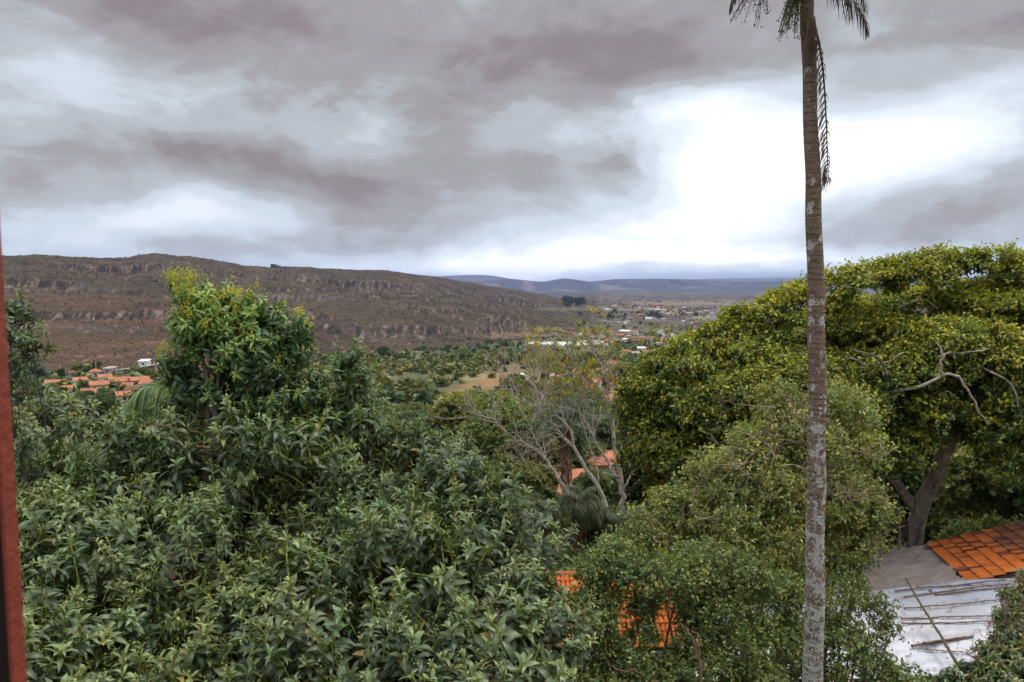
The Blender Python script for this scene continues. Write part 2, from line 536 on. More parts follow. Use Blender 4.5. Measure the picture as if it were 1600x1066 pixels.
# ------------------------------------------------------------------ tubes and plants
def tube(pts, rad, sides=7, cap=False):
    pts = np.asarray(pts, float); rad = np.asarray(rad, float)
    n = len(pts)
    tan = np.gradient(pts, axis=0)
    tan /= np.linalg.norm(tan, axis=1)[:, None] + 1e-9
    ref = np.array([0, 0, 1.]) if abs(tan[0][2]) < .9 else np.array([1., 0, 0])
    u = np.cross(tan, ref); u /= np.linalg.norm(u, axis=1)[:, None] + 1e-9
    v = np.cross(tan, u)
    a = np.arange(sides) / sides * 2 * math.pi
    V = pts[:, None] + rad[:, None, None] * (np.cos(a)[None, :, None] * u[:, None] + np.sin(a)[None, :, None] * v[:, None])
    ii = np.arange(n * sides).reshape(n, sides)
    jj = np.roll(ii, -1, 1)
    Q = np.stack([ii[:-1], jj[:-1], jj[1:], ii[1:]], -1).reshape(-1, 4)
    return V.reshape(-1, 3), Q


class Buf:
    def __init__(s):
        s.V, s.Q, s.C, s.n = [], [], [], 0
    def add(s, V, Q, c=(1, 1, 1)):
        V = np.asarray(V, float); Q = np.asarray(Q, np.int64)
        c = np.asarray(c, float)
        if c.ndim == 1:
            c = np.tile(c, (len(V), 1))
        s.V.append(V); s.Q.append(Q + s.n); s.C.append(c); s.n += len(V)
    def tube(s, pts, rad, sides=7, c=(1, 1, 1)):
        s.add(*tube(pts, rad, sides), c)
    def box(s, x0, x1, y0, y1, z0, z1, c=(1, 1, 1)):
        V = [(x, y, z) for x in (x0, x1) for y in (y0, y1) for z in (z0, z1)]
        s.add(V, [(0, 1, 3, 2), (4, 6, 7, 5), (0, 4, 5, 1), (2, 3, 7, 6), (0, 2, 6, 4), (1, 5, 7, 3)], c)
    def out(s, name, m, parent=None, smooth=False, origin=None):
        V = np.concatenate(s.V)
        if origin is not None:
            V = V - np.asarray(origin)
        return mesh(name, V, np.concatenate(s.Q), m, parent, np.concatenate(s.C), smooth)


def bend(a, b, n, rng, wob):
    """wandering polyline from a to b"""
    a, b = np.asarray(a, float), np.asarray(b, float)
    t = np.linspace(0, 1, n)[:, None]
    L = np.linalg.norm(b - a)
    p = a + (b - a) * t
    w_ = np.cumsum(rng.normal(size=(n, 3)), 0)
    w_ = w_ - w_[0] - (w_[-1] - w_[0]) * t
    return p + w_ * wob * L / math.sqrt(n)


def spline(pts, n=24):
    """smooth curve through the given points"""
    pts = np.asarray(pts, float)
    k = len(pts)
    ext = np.vstack([2 * pts[0] - pts[1], pts, 2 * pts[-1] - pts[-2]])
    out_ = []
    for s in np.linspace(0, k - 1 - 1e-6, n):
        i = int(s); t = s - i
        p0, p1, p2, p3 = ext[i], ext[i + 1], ext[i + 2], ext[i + 3]
        out_.append(.5 * ((2 * p1) + (-p0 + p2) * t + (2 * p0 - 5 * p1 + 4 * p2 - p3) * t * t + (-p0 + 3 * p1 - 3 * p2 + p3) * t ** 3))
    return np.array(out_)


def grow(buf, p, d, L, r, depth, rng, c, spread=.6, up=.1, wob=.16, tips=None, minr=.004, sides=6, kids=(2, 4)):
    """recursive crooked branch"""
    d = d / np.linalg.norm(d)
    n = 6 if depth > 1 else 4
    pts = [np.array(p, float)]
    dd = d.copy()
    for i in range(n):
        dd = dd + rng.normal(size=3) * wob + np.array([0, 0, up * .3])
        dd /= np.linalg.norm(dd)
        pts.append(pts[-1] + dd * L / n)
    pts = np.array(pts)
    rad = np.linspace(r, max(r * .45, minr), n + 1)
    buf.tube(pts, rad, sides if depth > 1 else 4, np.array(c) * (.8 + .4 * rng.random()))
    if depth == 0:
        if tips is not None:
            tips.append((pts[-1], dd))
        return
    k = rng.integers(kids[0], kids[1] + 1)
    for i in range(k):
        t = .35 + .65 * (i + 1) / k
        q = pts[min(n, int(round(t * n)))]
        nd = dd + rng.normal(size=3) * spread + np.array([0, 0, up])
        grow(buf, q, nd, L * (.55 + .3 * rng.random()), r * (.42 + .2 * rng.random()), depth - 1, rng, c, spread, up, wob, tips, minr, sides, kids)


def big_leaf(L, W, droop=.25, fold=.35, nseg=4):
    """lance-shaped leaf along +X, upper side +Z: folded along its midrib and arching down"""
    t = np.linspace(0, 1, nseg + 1)
    wd = W * .5 * np.array([.12, .78, 1., .72, .04]) if nseg == 4 else W * .5 * np.sin(np.pi * np.clip(t * .96 + .03, 0, 1)) ** .8
    a = droop * 2 * t * t
    x = L * t * (1 - .25 * a); z = -L * .55 * a * t
    V = []
    for i in range(nseg + 1):
        V += [(x[i], -wd[i], z[i] + wd[i] * fold), (x[i], 0, z[i]), (x[i], wd[i], z[i] + wd[i] * fold)]
    Q = []
    for i in range(nseg):
        b = i * 3
        Q += [(b, b + 3, b + 4, b + 1), (b + 1, b + 4, b + 5, b + 2)]
    rib = np.tile([1., 1.35, .96], nseg + 1)
    return np.array(V), np.array(Q), rib


def frame(xd, up):
    xd = xd / np.linalg.norm(xd)
    z = up - xd * np.dot(up, xd)
    if np.linalg.norm(z) < 1e-4:
        z = np.array([1., 0, 0]) - xd * xd[0]
    z /= np.linalg.norm(z)
    return np.stack([xd, np.cross(z, xd), z], 1)


class Tpl:
    """template of a leafy shoot: shoot axis is +Z; tone 0 old leaf .. 1 young leaf; flag 0 leaf 1 stem 2 flower"""
    def __init__(s):
        s.V, s.Q, s.tone, s.flag, s.sh, s.n = [], [], [], [], [], 0
    def add(s, V, Q, tone, flag, sh):
        s.V.append(V); s.Q.append(np.asarray(Q) + s.n); k = len(V)
        s.tone.append(np.full(k, tone)); s.flag.append(np.full(k, flag)); s.sh.append(np.broadcast_to(sh, (k,)))
        s.n += k
    def done(s):
        s.V = np.concatenate(s.V); s.Q = np.concatenate(s.Q); s.tone = np.concatenate(s.tone)
        s.flag = np.concatenate(s.flag); s.sh = np.concatenate(s.sh)
        return s


def shoot_tpl(seed, n=18, L=.14, W=.042, stem=.3, hang=0., flower=0, tip=.45, sr=.005):
    rng = np.random.default_rng(seed)
    T = Tpl()
    bx_, by_ = rng.normal(size=2) * .08
    ax = lambda t: np.array([bx_ * t * t, by_ * t * t, stem * (t - .6)])
    pts = np.array([ax(t) for t in np.linspace(0, 1, 4)])
    V, Q = tube(pts, np.linspace(sr, sr * .6, 4), 4)
    T.add(V, Q, .5, 1, 1.)
    for i in range(n):
        t = .15 + .85 * (i / (n - 1)) ** .75
        phi = i * 2.39996 + rng.normal() * .25
        a = R(88 - 58 * (i / (n - 1)) ** 1.3) + rng.normal() * .16 + hang * (1.0 - .4 * t)
        ll = L * (1 - (1 - tip) * max(0, (t - .6) / .4) ** 1.5) * rng.uniform(.8, 1.15)
        d = np.array([math.sin(a) * math.cos(phi), math.sin(a) * math.sin(phi), math.cos(a)])
        lv, lq, rib = big_leaf(ll, W * ll / L * rng.uniform(.85, 1.15), rng.uniform(.1, .5) + hang * .2, rng.uniform(.2, .5))
        Fm = frame(d, np.array([0, 0, 1.]) + rng.normal(size=3) * .25)
        T.add(lv @ Fm.T + ax(t), lq, max(0, (t - .55) / .45) ** 1.5, 3 if rng.random() < .009 else 0, rib * rng.uniform(.82, 1.15))
    for i in range(flower):
        h = rng.uniform(.3, 1)
        d = rng.normal(size=3) * .35 + np.array([0, 0, 1.])
        b = ax(1) + d * h * .13
        for q in range(3):
            c_ = b + rng.normal(size=3) * .008; s_ = rng.uniform(.004, .008)
            V = c_ + np.array([(-s_, 0, 0), (0, -s_, .3 * s_), (s_, 0, 0), (0, s_, .3 * s_)]) @ frame(rng.normal(size=3), rng.normal(size=3)).T
            T.add(V, [(0, 1, 2, 3)], 1, 2, rng.uniform(.8, 1.2))
    return T.done()


def sprig_tpl(seed, n=26, L=.06, W=.03, rad=.16, flat=.6, whorl=True, stems=3, droop=.2):
    """spray of small leaves; each leaf one folded diamond"""
    rng = np.random.default_rng(seed)
    T = Tpl()
    ends = []
    for i in range(stems):
        d = np.array([rng.normal() * .7, rng.normal() * .7, rng.uniform(.2, 1)]); d /= np.linalg.norm(d)
        e = d * rad * rng.uniform(.8, 1.3) * np.array([1, 1, flat])
        V, Q = tube(bend((0, 0, -rad * .5), e, 4, rng, .08), np.linspace(L * .06, L * .03, 4), 3)
        T.add(V, Q, .5, 1, 1.)
        ends.append(e)
    for i in range(n):
        e = ends[i % stems]
        t = rng.uniform(.2, 1.05)
        b = np.array([0, 0, -rad * .5]) * (1 - t) + e * t + rng.normal(size=3) * rad * .16
        d = rng.normal(size=3) * .8 + e / (np.linalg.norm(e) + 1e-6) * .7 - np.array([0, 0, droop])
        d /= np.linalg.norm(d)
        ll = L * rng.uniform(.7, 1.2); ww = W * rng.uniform(.8, 1.2) * .5
        lv = np.array([(0, 0, 0), (ll * .45, -ww, ww * .35), (ll, 0, -ll * .15), (ll * .45, ww, ww * .35)])
        Fm = frame(d, np.array([0, 0, 1.]) + rng.normal(size=3) * .45)
        T.add(lv @ Fm.T + b, [(0, 1, 2, 3)], rng.random() ** 2 * (t > .6), 0, rng.uniform(.75, 1.2))
    return T.done()


def place(tpls, pos, axis, scl, pal, seed, tonev=None, sat=.12):
    """instances of the templates baked into arrays. pal: old, young, stem, flower"""
    rng = np.random.default_rng(seed)
    pos = np.asarray(pos, float); axis = np.asarray(axis, float)
    n = len(pos)
    which = rng.integers(0, len(tpls), n)
    z = axis / (np.linalg.norm(axis, axis=1)[:, None] + 1e-9)
    rv = rng.normal(size=(n, 3))
    x = np.cross(rv, z); x /= np.linalg.norm(x, axis=1)[:, None] + 1e-9
    y = np.cross(z, x)
    Rm = np.stack([x, y, z], 2)
    scl = np.broadcast_to(scl, (n,)) if np.ndim(scl) == 0 else np.asarray(scl)
    shade = rng.uniform(.82, 1.18, n)
    hue = np.clip(rng.normal(size=n) * sat, -.3, .3)
    tv = np.zeros(n) if tonev is None else np.asarray(tonev)
    Vs, Qs, Cs, off = [], [], [], 0
    old, young, stem, flo = [np.array(c, float) for c in pal]
    for k, T in enumerate(tpls):
        id_ = np.nonzero(which == k)[0]
        if not len(id_):
            continue
        V = np.einsum('nij,vj->nvi', Rm[id_], T.V) * scl[id_][:, None, None] + pos[id_][:, None]
        m_, nv = len(id_), len(T.V)
        tone = np.clip(T.tone[None] + tv[id_][:, None], 0, 1)
        c = old + (young - old) * tone[..., None]
        c = np.where((T.flag == 1)[None, :, None], stem, c)
        c = np.where((T.flag == 2)[None, :, None], flo, c)
        c = np.where((T.flag == 3)[None, :, None], np.array((.28, .22, .05)) * (.5 + .6 * rng.random()), c)
        c = c * (T.sh[None, :, None]) * shade[id_][:, None, None]
        c = c * (1 + hue[id_][:, None, None] * np.array([1., .15, -.8]))
        Vs.append(V.reshape(-1, 3)); Cs.append(np.clip(c, .002, 1).reshape(-1, 3))
        Qs.append((T.Q[None] + (np.arange(m_) * nv)[:, None, None]).reshape(-1, 4) + off)
        off += m_ * nv
    return np.concatenate(Vs), np.concatenate(Qs), np.concatenate(Cs)


def lobe_points(lobes, dens, rng, shell=(.8, 1.08), cut=-.45, deep=.78):
    """points over the outside of a union of ellipsoid lobes; dens = points per square metre"""
    Pn, Nn = [], []
    L = np.array([(*l[:3], *(l[3:] if len(l) == 6 else (l[3],) * 3)) for l in lobes], float)
    for i, l in enumerate(L):
        c, r = l[:3], l[3:]
        n = max(3, int(dens * 4 * math.pi * (r[0] * r[1] * r[2]) ** (2 / 3)))
        d = rng.normal(size=(n, 3)); d /= np.linalg.norm(d, axis=1)[:, None]
        d = d[d[:, 2] > cut + rng.normal(size=len(d)) * .2]
        p = c + d * r * rng.uniform(*shell, (len(d), 1))
        q = (p[:, None] - L[None, :, :3]) / L[None, :, 3:]
        dist = np.linalg.norm(q, axis=2); dist[:, i] = 9
        ok = dist.min(1) > deep
        nn = d / r; nn /= np.linalg.norm(nn, axis=1)[:, None]
        Pn.append(p[ok]); Nn.append(nn[ok])
    return np.concatenate(Pn), np.concatenate(Nn)
#__PART2__
# ================================================================== palm in front (runs out of the top of the frame)
def frond(buf, base, az_, el_, L, rng, leaf=.5, droop=1.1, n=46, w=.03, c=(.05, .06, .022), cr=(.09, .075, .04), r0=.022, hang=.6, nseg=3, both=True):
    """feather leaf: arching midrib with narrow drooping leaflets"""
    d = np.array([math.sin(az_) * math.cos(el_), math.cos(az_) * math.cos(el_), math.sin(el_)])
    pts = [np.array(base, float)]
    m_ = 14
    for i in range(m_):
        d = d + np.array([0, 0, -droop / m_ * (.4 + 1.4 * i / m_)]) * (1 if d[2] > -.97 else 0)
        d /= np.linalg.norm(d)
        pts.append(pts[-1] + d * L / m_)
    pts = np.array(pts)
    buf.tube(pts, np.linspace(r0, .004, m_ + 1), 5, cr)
    side = np.array([math.cos(az_), -math.sin(az_), 0.])
    V, Q, C_ = [], [], []
    for i in range(n):
        t = .14 + .86 * i / n
        f = t * m_; k = min(int(f), m_ - 1); q = pts[k] + (pts[k + 1] - pts[k]) * (f - k)
        td = pts[k + 1] - pts[k]; td /= np.linalg.norm(td)
        for s_ in (-1, 1):
            ll = leaf * math.sin(math.pi * min(1, .18 + t * .8)) ** .6 * rng.uniform(.8, 1.1)
            dd = side * s_ * rng.uniform(.7, 1) + td * rng.uniform(.45, .9) + np.array([0, 0, rng.uniform(-.1, .35)])
            dd /= np.linalg.norm(dd)
            p = q.copy(); wv = np.cross(dd, [0, 0, 1.]); wv = wv / (np.linalg.norm(wv) + 1e-6) * w * .5
            b = len(V)
            cc = np.array(c) * rng.uniform(.75, 1.25)
            for j in range(nseg + 1):
                ww = wv * (1 - (j / nseg) ** 2 * .9)
                V += [p - ww, p + ww]; C_ += [cc, cc]
                dd = dd + np.array([0, 0, -hang * rng.uniform(.6, 1.3)]); dd /= np.linalg.norm(dd)
                p = p + dd * ll / nseg
            for j in range(nseg):
                Q.append((b + 2 * j, b + 2 * j + 1, b + 2 * j + 3, b + 2 * j + 2))
    buf.add(np.array(V), np.array(Q), np.array(C_))


def palm_trunk_extra(t, c, vec):
    s = t.n('ShaderNodeSeparateXYZ'); t.nt.links.new(vec, s.inputs[0])
    z = t.m('SUBTRACT', s.outputs[2], 10.6)
    wob = t.m('MULTIPLY', t.noise(vec, 3, 3, .6), .09)
    ring = t.m('PINGPONG', t.m('ADD', t.m('ADD', z, wob), t.m('MULTIPLY', t.noise(t.comb(0, 0, z), 2.3, 3, .6), .5)), .033)
    ring = t.m('LESS_THAN', ring, t.m('MULTIPLY', t.noise(vec, 9, 3, .6), .018))
    c = t.mix(t.m('MULTIPLY', ring, .5), c, (.05, .03, .02, 1))
    # lichen: blotches of pale crust, thickest on the lower trunk, thin towards the crown
    den_ = t.m('MULTIPLY', t.m('SUBTRACT', .6, z), .12)
    v = t.n('ShaderNodeTexVoronoi', feature='F1'); t.put(v.inputs['Vector'], t.vm('ADD', vec, t.vm('MULTIPLY', t.noise(vec, 22, 3, .7, color=True), (.05, .05, .05)))); v.inputs['Scale'].default_value = 13
    sp = t.n('ShaderNodeSeparateXYZ'); t.nt.links.new(v.outputs['Color'], sp.inputs[0])
    blot = t.m('LESS_THAN', v.outputs['Distance'], t.m('MULTIPLY', sp.outputs[0], t.m('ADD', .03, t.m('MULTIPLY', den_, .95))))
    n_ = t.noise(vec, 30, 5, .75)
    crust = t.m('GREATER_THAN', t.m('ADD', n_, t.m('MULTIPLY', den_, .26)), .655)
    pale = t.ramp(t.noise(vec, 11, 3, .6), [(.3, (.38, .32, .28)), (.5, (.56, .51, .47)), (.62, (.33, .34, .26)), (.8, (.66, .6, .56))])
    c = t.mix(t.m('MULTIPLY', t.m('MAXIMUM', blot, crust), .88), c, pale)
    big = t.m('GREATER_THAN', t.m('ADD', t.noise(vec, 7, 5, .7), t.m('MULTIPLY', den_, .12)), .592)
    c = t.mix(t.m('MULTIPLY', big, .9), c, (.52, .47, .43, 1))
    dk = t.m('LESS_THAN', t.noise(vec, 5, 4, .7), .36)
    return t.mix(t.m('MULTIPLY', dk, .5), c, (.03, .022, .018, 1))


M['palmbark'] = mat('palm_bark', (.235, .150, .105), rough=.92, var=.35, vs=14, bump=.9, bs=38, extra=palm_trunk_extra)
M['frond'] = mat('palm_frond', attr=True, rough=.5, var=.15, vs=5, trans=.2)

rng = np.random.default_rng(11)
PY0 = 9.0
path_px = [(1262, -30), (1264, 40), (1267, 130), (1271, 250), (1274, 350), (1277, 480), (1279, 600), (1278, 700), (1276, 820), (1275, 930), (1272, 1060), (1268, 1200)]
cen = spline([P(a - 2, b, PY0) for a, b in path_px] + [np.array([P(1265, 1200, PY0)[0], PY0, -10.6])], 160)
cen[:, 0] += .006 * np.sin(np.arange(160) * .33)
hw = np.interp(pix(cen)[1], [-30, 60, 150, 300, 480, 700, 900, 1066, 1400], [9.5, 10, 10.5, 12, 13.2, 14.2, 15, 15.8, 19]) / F * PY0
root = empty('palm_tree', (cen[-1][0], PY0, -10.6), 'tall slender palm with a lichen spotted trunk rising in front of the right hand trees', 'palm')
org = np.array([cen[-1][0], PY0, -10.6])
# leaf scar rings give the trunk its slightly stepped outline
nn_ = 900
tt = np.linspace(0, 159, nn_)
cp = np.stack([np.interp(tt, np.arange(160), cen[:, k]) for k in range(3)], 1)
hr = np.interp(tt, np.arange(160), hw)
ringp = (cp[:, 2] / .07 + fbm(cp[:, 2] * 2, cp[:, 2] * 0, 3, 8) * 1.5) % 1
hr = hr * (1 + .03 * (ringp - .5)) * (1 + .05 * fbm(cp[:, 2] * 1.7, cp[:, 2] * 0, 3, 3))
V, Q = tube(cp - org, hr, 22)
mesh('trunk', V, Q, M['palmbark'], root, smooth=True)
top = cen[0]
b = Buf()
GREEN, CRC = (.030, .034, .012), (.06, .045, .025)
for i in range(15):
    a_ = i * 2.4 + .3
    frond(b, top + [0, 0, .75], a_, R(rng.uniform(42, 80)), rng.uniform(1.9, 2.5), rng, leaf=.5, droop=1.25, n=50, w=.03, c=GREEN, cr=CRC)
# fronds whose tips come down into the picture
frond(b, P(1262, -40, PY0) + [0, 0, 0], R(80), R(28), .95, rng, leaf=.36, droop=2.6, n=30, w=.011, c=(.035, .02, .014), cr=(.05, .03, .02), hang=.8)
frond(b, P(1266, -20, PY0 - .1), R(100), R(5), .9, rng, leaf=.34, droop=2.4, n=26, w=.011, c=(.06, .032, .022), cr=(.06, .035, .022), hang=.8)
frond(b, P(1240, -60, PY0 + .1), R(-85), R(15), .95, rng, leaf=.34, droop=2.5, n=30, w=.022, c=(.05, .035, .018), cr=(.05, .03, .02), hang=.7)
frond(b, P(1285, -50, PY0 + .4), R(60), R(0), .8, rng, leaf=.32, droop=2.2, n=22, w=.011, c=(.05, .03, .02), cr=(.05, .03, .02), hang=.8)
b.out('frond_crown', M['frond'], root, origin=org)
# dead frond hanging down along the trunk
b = Buf()
pts = spline([P(1262, 25, PY0 - .16), P(1276, 52, PY0 - .2), P(1286, 110, PY0 - .15), P(1291, 190, PY0 - .1), P(1293, 250, PY0 - .05), P(1296, 290, PY0)], 40)
b.tube(pts, np.linspace(.017, .003, 40), 5, (.10, .055, .035))
for i in range(240):
    k = rng.integers(4, 39)
    p0 = pts[k]
    s_ = -1 if rng.random() < .75 else 1
    L_ = rng.uniform(.10, .26) * (1 if s_ < 0 else .35)
    e = p0 + np.array([s_ * L_ * rng.uniform(.2, .5), rng.normal() * .03, -L_])
    mm_ = (p0 + e) / 2 + np.array([s_ * .012, 0, .004])
    b.tube([p0, mm_, e], [.0045, .004, .0015], 3, np.array((.15, .08, .055)) * rng.uniform(.6, 1.3))
for i in range(34):     # bleached leaflets fanning over the trunk
    p0 = P(1266 + rng.uniform(-4, 8), 40 + rng.uniform(-20, 15), PY0 - .2)
    e = P(1262 + rng.uniform(-10, 14), rng.uniform(75, 112), PY0 - .19)
    b.tube([p0, (p0 + e) / 2 + [.01, -.03, .02], e], [.006, .005, .0015], 3, np.array((.19, .12, .08)) * rng.uniform(.6, 1.2))
b.out('dead_frond', M['frond'], root, origin=org)
# fruiting stalks with beads
b = Buf()
for i in range(64):
    p0 = P(1258 + rng.uniform(-4, 8), -25 + rng.uniform(-8, 10), PY0 - .12)
    if i < 44:
        e = P(rng.uniform(1214, 1266), rng.uniform(22, 62), PY0 - rng.uniform(.05, .3))
    else:
        e = P(rng.uniform(1142, 1200), rng.uniform(-5, 40), PY0 - rng.uniform(.0, .2)); p0 = P(1206, -30, PY0 - .1)
    q = spline([p0, (p0 + e) / 2 + [-.03, 0, .08], e], 10)
    b.tube(q, np.linspace(.006, .003, 10), 3, (.09, .07, .025) if i < 44 else (.06, .03, .02))
    for j in range(22):
        c_ = q[rng.integers(2, 10)] + rng.normal(size=3) * .014
        s_ = rng.uniform(.005, .009)
        V = c_ + s_ * np.array([(-1, 0, 0), (0, -1, 0), (1, 0, 0), (0, 1, 0), (0, 0, 1.2), (0, 0, -1.2)])
        b.add(V, [(0, 1, 4, 4), (1, 2, 4, 4), (2, 3, 4, 4), (3, 0, 4, 4), (1, 0, 5, 5), (2, 1, 5, 5), (3, 2, 5, 5), (0, 3, 5, 5)],
              np.array((.11, .11, .025) if i < 44 else (.07, .03, .02)) * rng.uniform(.5, 1.4))
b.Q = [q for q in b.Q]
Qa = np.concatenate(b.Q); tri = Qa[:, 2] == Qa[:, 3]
mesh('fruit_cluster', np.concatenate(b.V) - org, [Qa[~tri], Qa[tri][:, :3]], M['frond'], root, np.concatenate(b.C))

# ================================================================== window jamb at the left edge
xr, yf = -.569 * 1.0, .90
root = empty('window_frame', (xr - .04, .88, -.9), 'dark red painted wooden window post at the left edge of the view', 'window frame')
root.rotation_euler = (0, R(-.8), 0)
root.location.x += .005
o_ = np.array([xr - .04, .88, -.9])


def bevel_box(name, x0, x1, y0, y1, z0, z1, m, parent, origin, bw=.002):
    b = Buf(); b.box(x0, x1, y0, y1, z0, z1)
    o = b.out(name, m, parent, origin=origin)
    md = o.modifiers.new('bevel', 'BEVEL'); md.width = bw; md.segments = 2
    return o


bevel_box('jamb_board', xr - .06, xr - .001, .8775, .90, -.9, 1.1, M['shadewood'], root, o_)  # unlit inner face, its shade put into the colour
bevel_box('outer_strip', xr - .0015, xr + .0035, .8768, .9008, -.9, 1.1, M['wood'], root, o_, .001)
bevel_box('side_rail', xr - .13, xr - .062, .86, .90, -.9, 1.1, M['wood'], root, o_)

# ================================================================== broad leaved trees on the left
print('avocado')
SH = [shoot_tpl(s, n=int(17 + s % 4 * 3), L=.132, W=.040, stem=.27 + .05 * (s % 3), flower=3 if s % 2 else 0, hang=.1, sr=.008) for s in range(9)]
SHH = [shoot_tpl(40 + s, n=22, L=.18, W=.044, stem=.24, hang=.85, flower=4) for s in range(6)]
rng = np.random.default_rng(5)


def zs(Y):
    return np.interp(Y, [3.6, 4.6, 5.6, 6.3, 7.0, 7.8, 8.6, 9.6], [-2.25, -2.18, -1.98, -1.76, -1.52, -1.33, -1.7, -2.6])


def xrt(Y):
    return np.interp(Y, [3.6, 4.6, 5.2, 5.7, 6.2, 6.8, 7.3, 8, 8.6, 9.6], [-.05, .05, .19, .27, .33, .12, -.28, -1.15, -1.9, -3.2])


lobes = []
for Y in np.arange(3.5, 9.7, .42):
    x = -7.5 + rng.uniform(0, .5)
    while x < xrt(Y) - .1:
        r = rng.uniform(.34, .58)
        hump = (vn(np.array([x * .9]), np.array([Y * .9]), 7)[0] - .53) * .9
        lobes.append((x, Y + rng.uniform(-.2, .2), zs(Y) - r * .95 + hump - .05, r, r, r * rng.uniform(.8, 1.15)))
        x += rng.uniform(.42, .68)
# flank facing right and its fall towards the ground
for Y in np.arange(4.6, 9, .5):
    z = zs(Y) - .6
    while z > -4.6:
        r = rng.uniform(.35, .55)
        d = (zs(Y) - z)
        lobes.append((xrt(Y) - .42 - .12 * max(0, d - 1.5) + rng.uniform(-.15, .12), Y + rng.uniform(-.2, .2), z, r, r, r))
        z -= .45
# humps that stand over the rest
for (px, py, rp, Y) in [(350, 716, 46, 6.8), (300, 722, 44, 6.8), (410, 722, 46, 6.8), (250, 716, 40, 6.9), (330, 790, 44, 6.2), (480, 740, 44, 6.6), (130, 660, 44, 7.2), (70, 665, 36, 7.2), (190, 705, 40, 6.9), (30, 690, 40, 6.6), (380, 700, 50, 6.4), (470, 700, 45, 6.4), (560, 690, 50, 7.4), (650, 710, 45, 7.2),
                        (720, 745, 42, 6.8), (500, 650, 45, 7.8), (580, 655, 30, 7.7), (600, 860, 46, 5.4), (280, 690, 40, 6.6), (700, 900, 50, 5.6), (330, 840, 50, 5.6), (820, 800, 44, 6.3),
                        (860, 870, 34, 6.0), (780, 775, 34, 6.5)]:
    p = P(px, py, Y); r = rp / F * Y
    lobes.append((*p, r, r, r))
pts, nrm = lobe_points(lobes, 30, rng, shell=(.66, 1.14), cut=-.35, deep=.7)
ok = (pts[:, 0] > -6.2)
pts, nrm = pts[ok], nrm[ok]
axis = nrm * .75 + np.array([0, 0, .75]) + rng.normal(size=nrm.shape) * .28
PAL = [(.052, .071, .029), (.19, .23, .08), (.30, .31, .06), (.34, .34, .06)]
tone = (fbm(pts[:, 0] * .8, pts[:, 1] * .8 + pts[:, 2], 3, 9) * .22) + (rng.random(len(pts)) < .10) * rng.uniform(.1, .4, len(pts))
V, Q, Cc = place(SH, pts, axis, rng.uniform(.6, 1.25, len(pts)), PAL, 3, tone, sat=.07)
print('avocado shoots', len(pts), len(Q))
base = np.array([-2.9, 6.6, gz(-2.9, 6.6)])
root = empty('avocado_tree', base, 'big broad-leaved tree filling the lower left below the window', 'tree')
mesh('crown', V - base, Q, M['avoleaf'], root, Cc, smooth=True)
b = Buf()
BK = (.11, .075, .05)
fork = base + [0, 0, 3.6]
b.tube(bend(base, fork, 8, rng, .03), np.linspace(.32, .22, 8), 12, BK)
for i in range(60):
    l = lobes[rng.integers(0, len(lobes))]
    e = np.array(l[:3]); e[2] -= .05
    if e[0] < -5.8: continue
    mid_ = (fork + e) / 2 + np.array([0, 0, -.3])
    q = spline([fork, mid_, e], 14) + 0
    q[1:-1] += rng.normal(size=(12, 3)) * .03
    b.tube(q, np.linspace(rng.uniform(.07, .13), .008, 14), 6, np.array(BK) * rng.uniform(.8, 1.2))
for (a0, a1) in [((215, 668, 6.9), (310, 676, 6.7)), ((270, 690, 6.7), (330, 700, 6.5))]:
    q = bend(P(*a0), P(*a1), 9, rng, .06)
    b.tube(q, np.linspace(.017, .009, 9), 6, (.22, .12, .07))
b.out('trunk', M['bark'], root, origin=base)


TN = {}


def leafy_tree(name, label, cat, base, lobes, dens, tpls, pal, seed, m, scl=(.8, 1.15), up=.6, jit=.3, shell=(.75, 1.1), cut=-.4, deep=.76,
               tone=None, trunk_r=.12, limbs=24, bark=(.12, .09, .065), group=None, sat=.1, fork_h=.45, filt=None):
    rng = np.random.default_rng(seed)
    pts, nrm = lobe_points(lobes, dens, rng, shell, cut, deep)
    if filt is not None:
        ok = filt(pts); pts, nrm = pts[ok], nrm[ok]
    axis = nrm + np.array([0, 0, up]) + rng.normal(size=nrm.shape) * jit
    TN['n'] = nrm; tv = tone(pts, rng) if tone else None
    V, Q, Cc = place(tpls, pts, axis, rng.uniform(*scl, len(pts)), pal, seed + 1, tv, sat)
    base = np.asarray(base, float)
    root = empty(name, base, label, cat, group)
    mesh('crown', V - base, Q, m, root, Cc, smooth=True)
    b = Buf()
    cz = np.mean([l[:3] for l in lobes], axis=0)
    fork = base + (cz - base) * np.array([.6, .6, fork_h])
    b.tube(bend(base, fork, 9, rng, .05), np.linspace(trunk_r, trunk_r * .7, 9), 10, bark)
    L = list(lobes); rng.shuffle(L)
    for l in L[:limbs]:
        e = np.array(l[:3])
        q = spline([fork, (fork + e) / 2 + rng.normal(size=3) * .12 * np.linalg.norm(e - fork) * .5, e], 10)
        b.tube(q, np.linspace(trunk_r * rng.uniform(.3, .55), trunk_r * .07, 10), 6, np.array(bark) * rng.uniform(.8, 1.3))
    b.out('trunk', M['bark'], root, origin=base)
    print(name, len(pts), len(Q))
    return root, b, base


def px_lobes(lst, Y=None, k=1., ky=1., kz=1.):
    out_ = []
    for l in lst:
        px, py, rp = l[:3]; YY = l[3] if len(l) > 3 else Y
        r = rp / F * YY * k
        out_.append((*P(px, py, YY), r, r * ky, r * kz))
    return out_


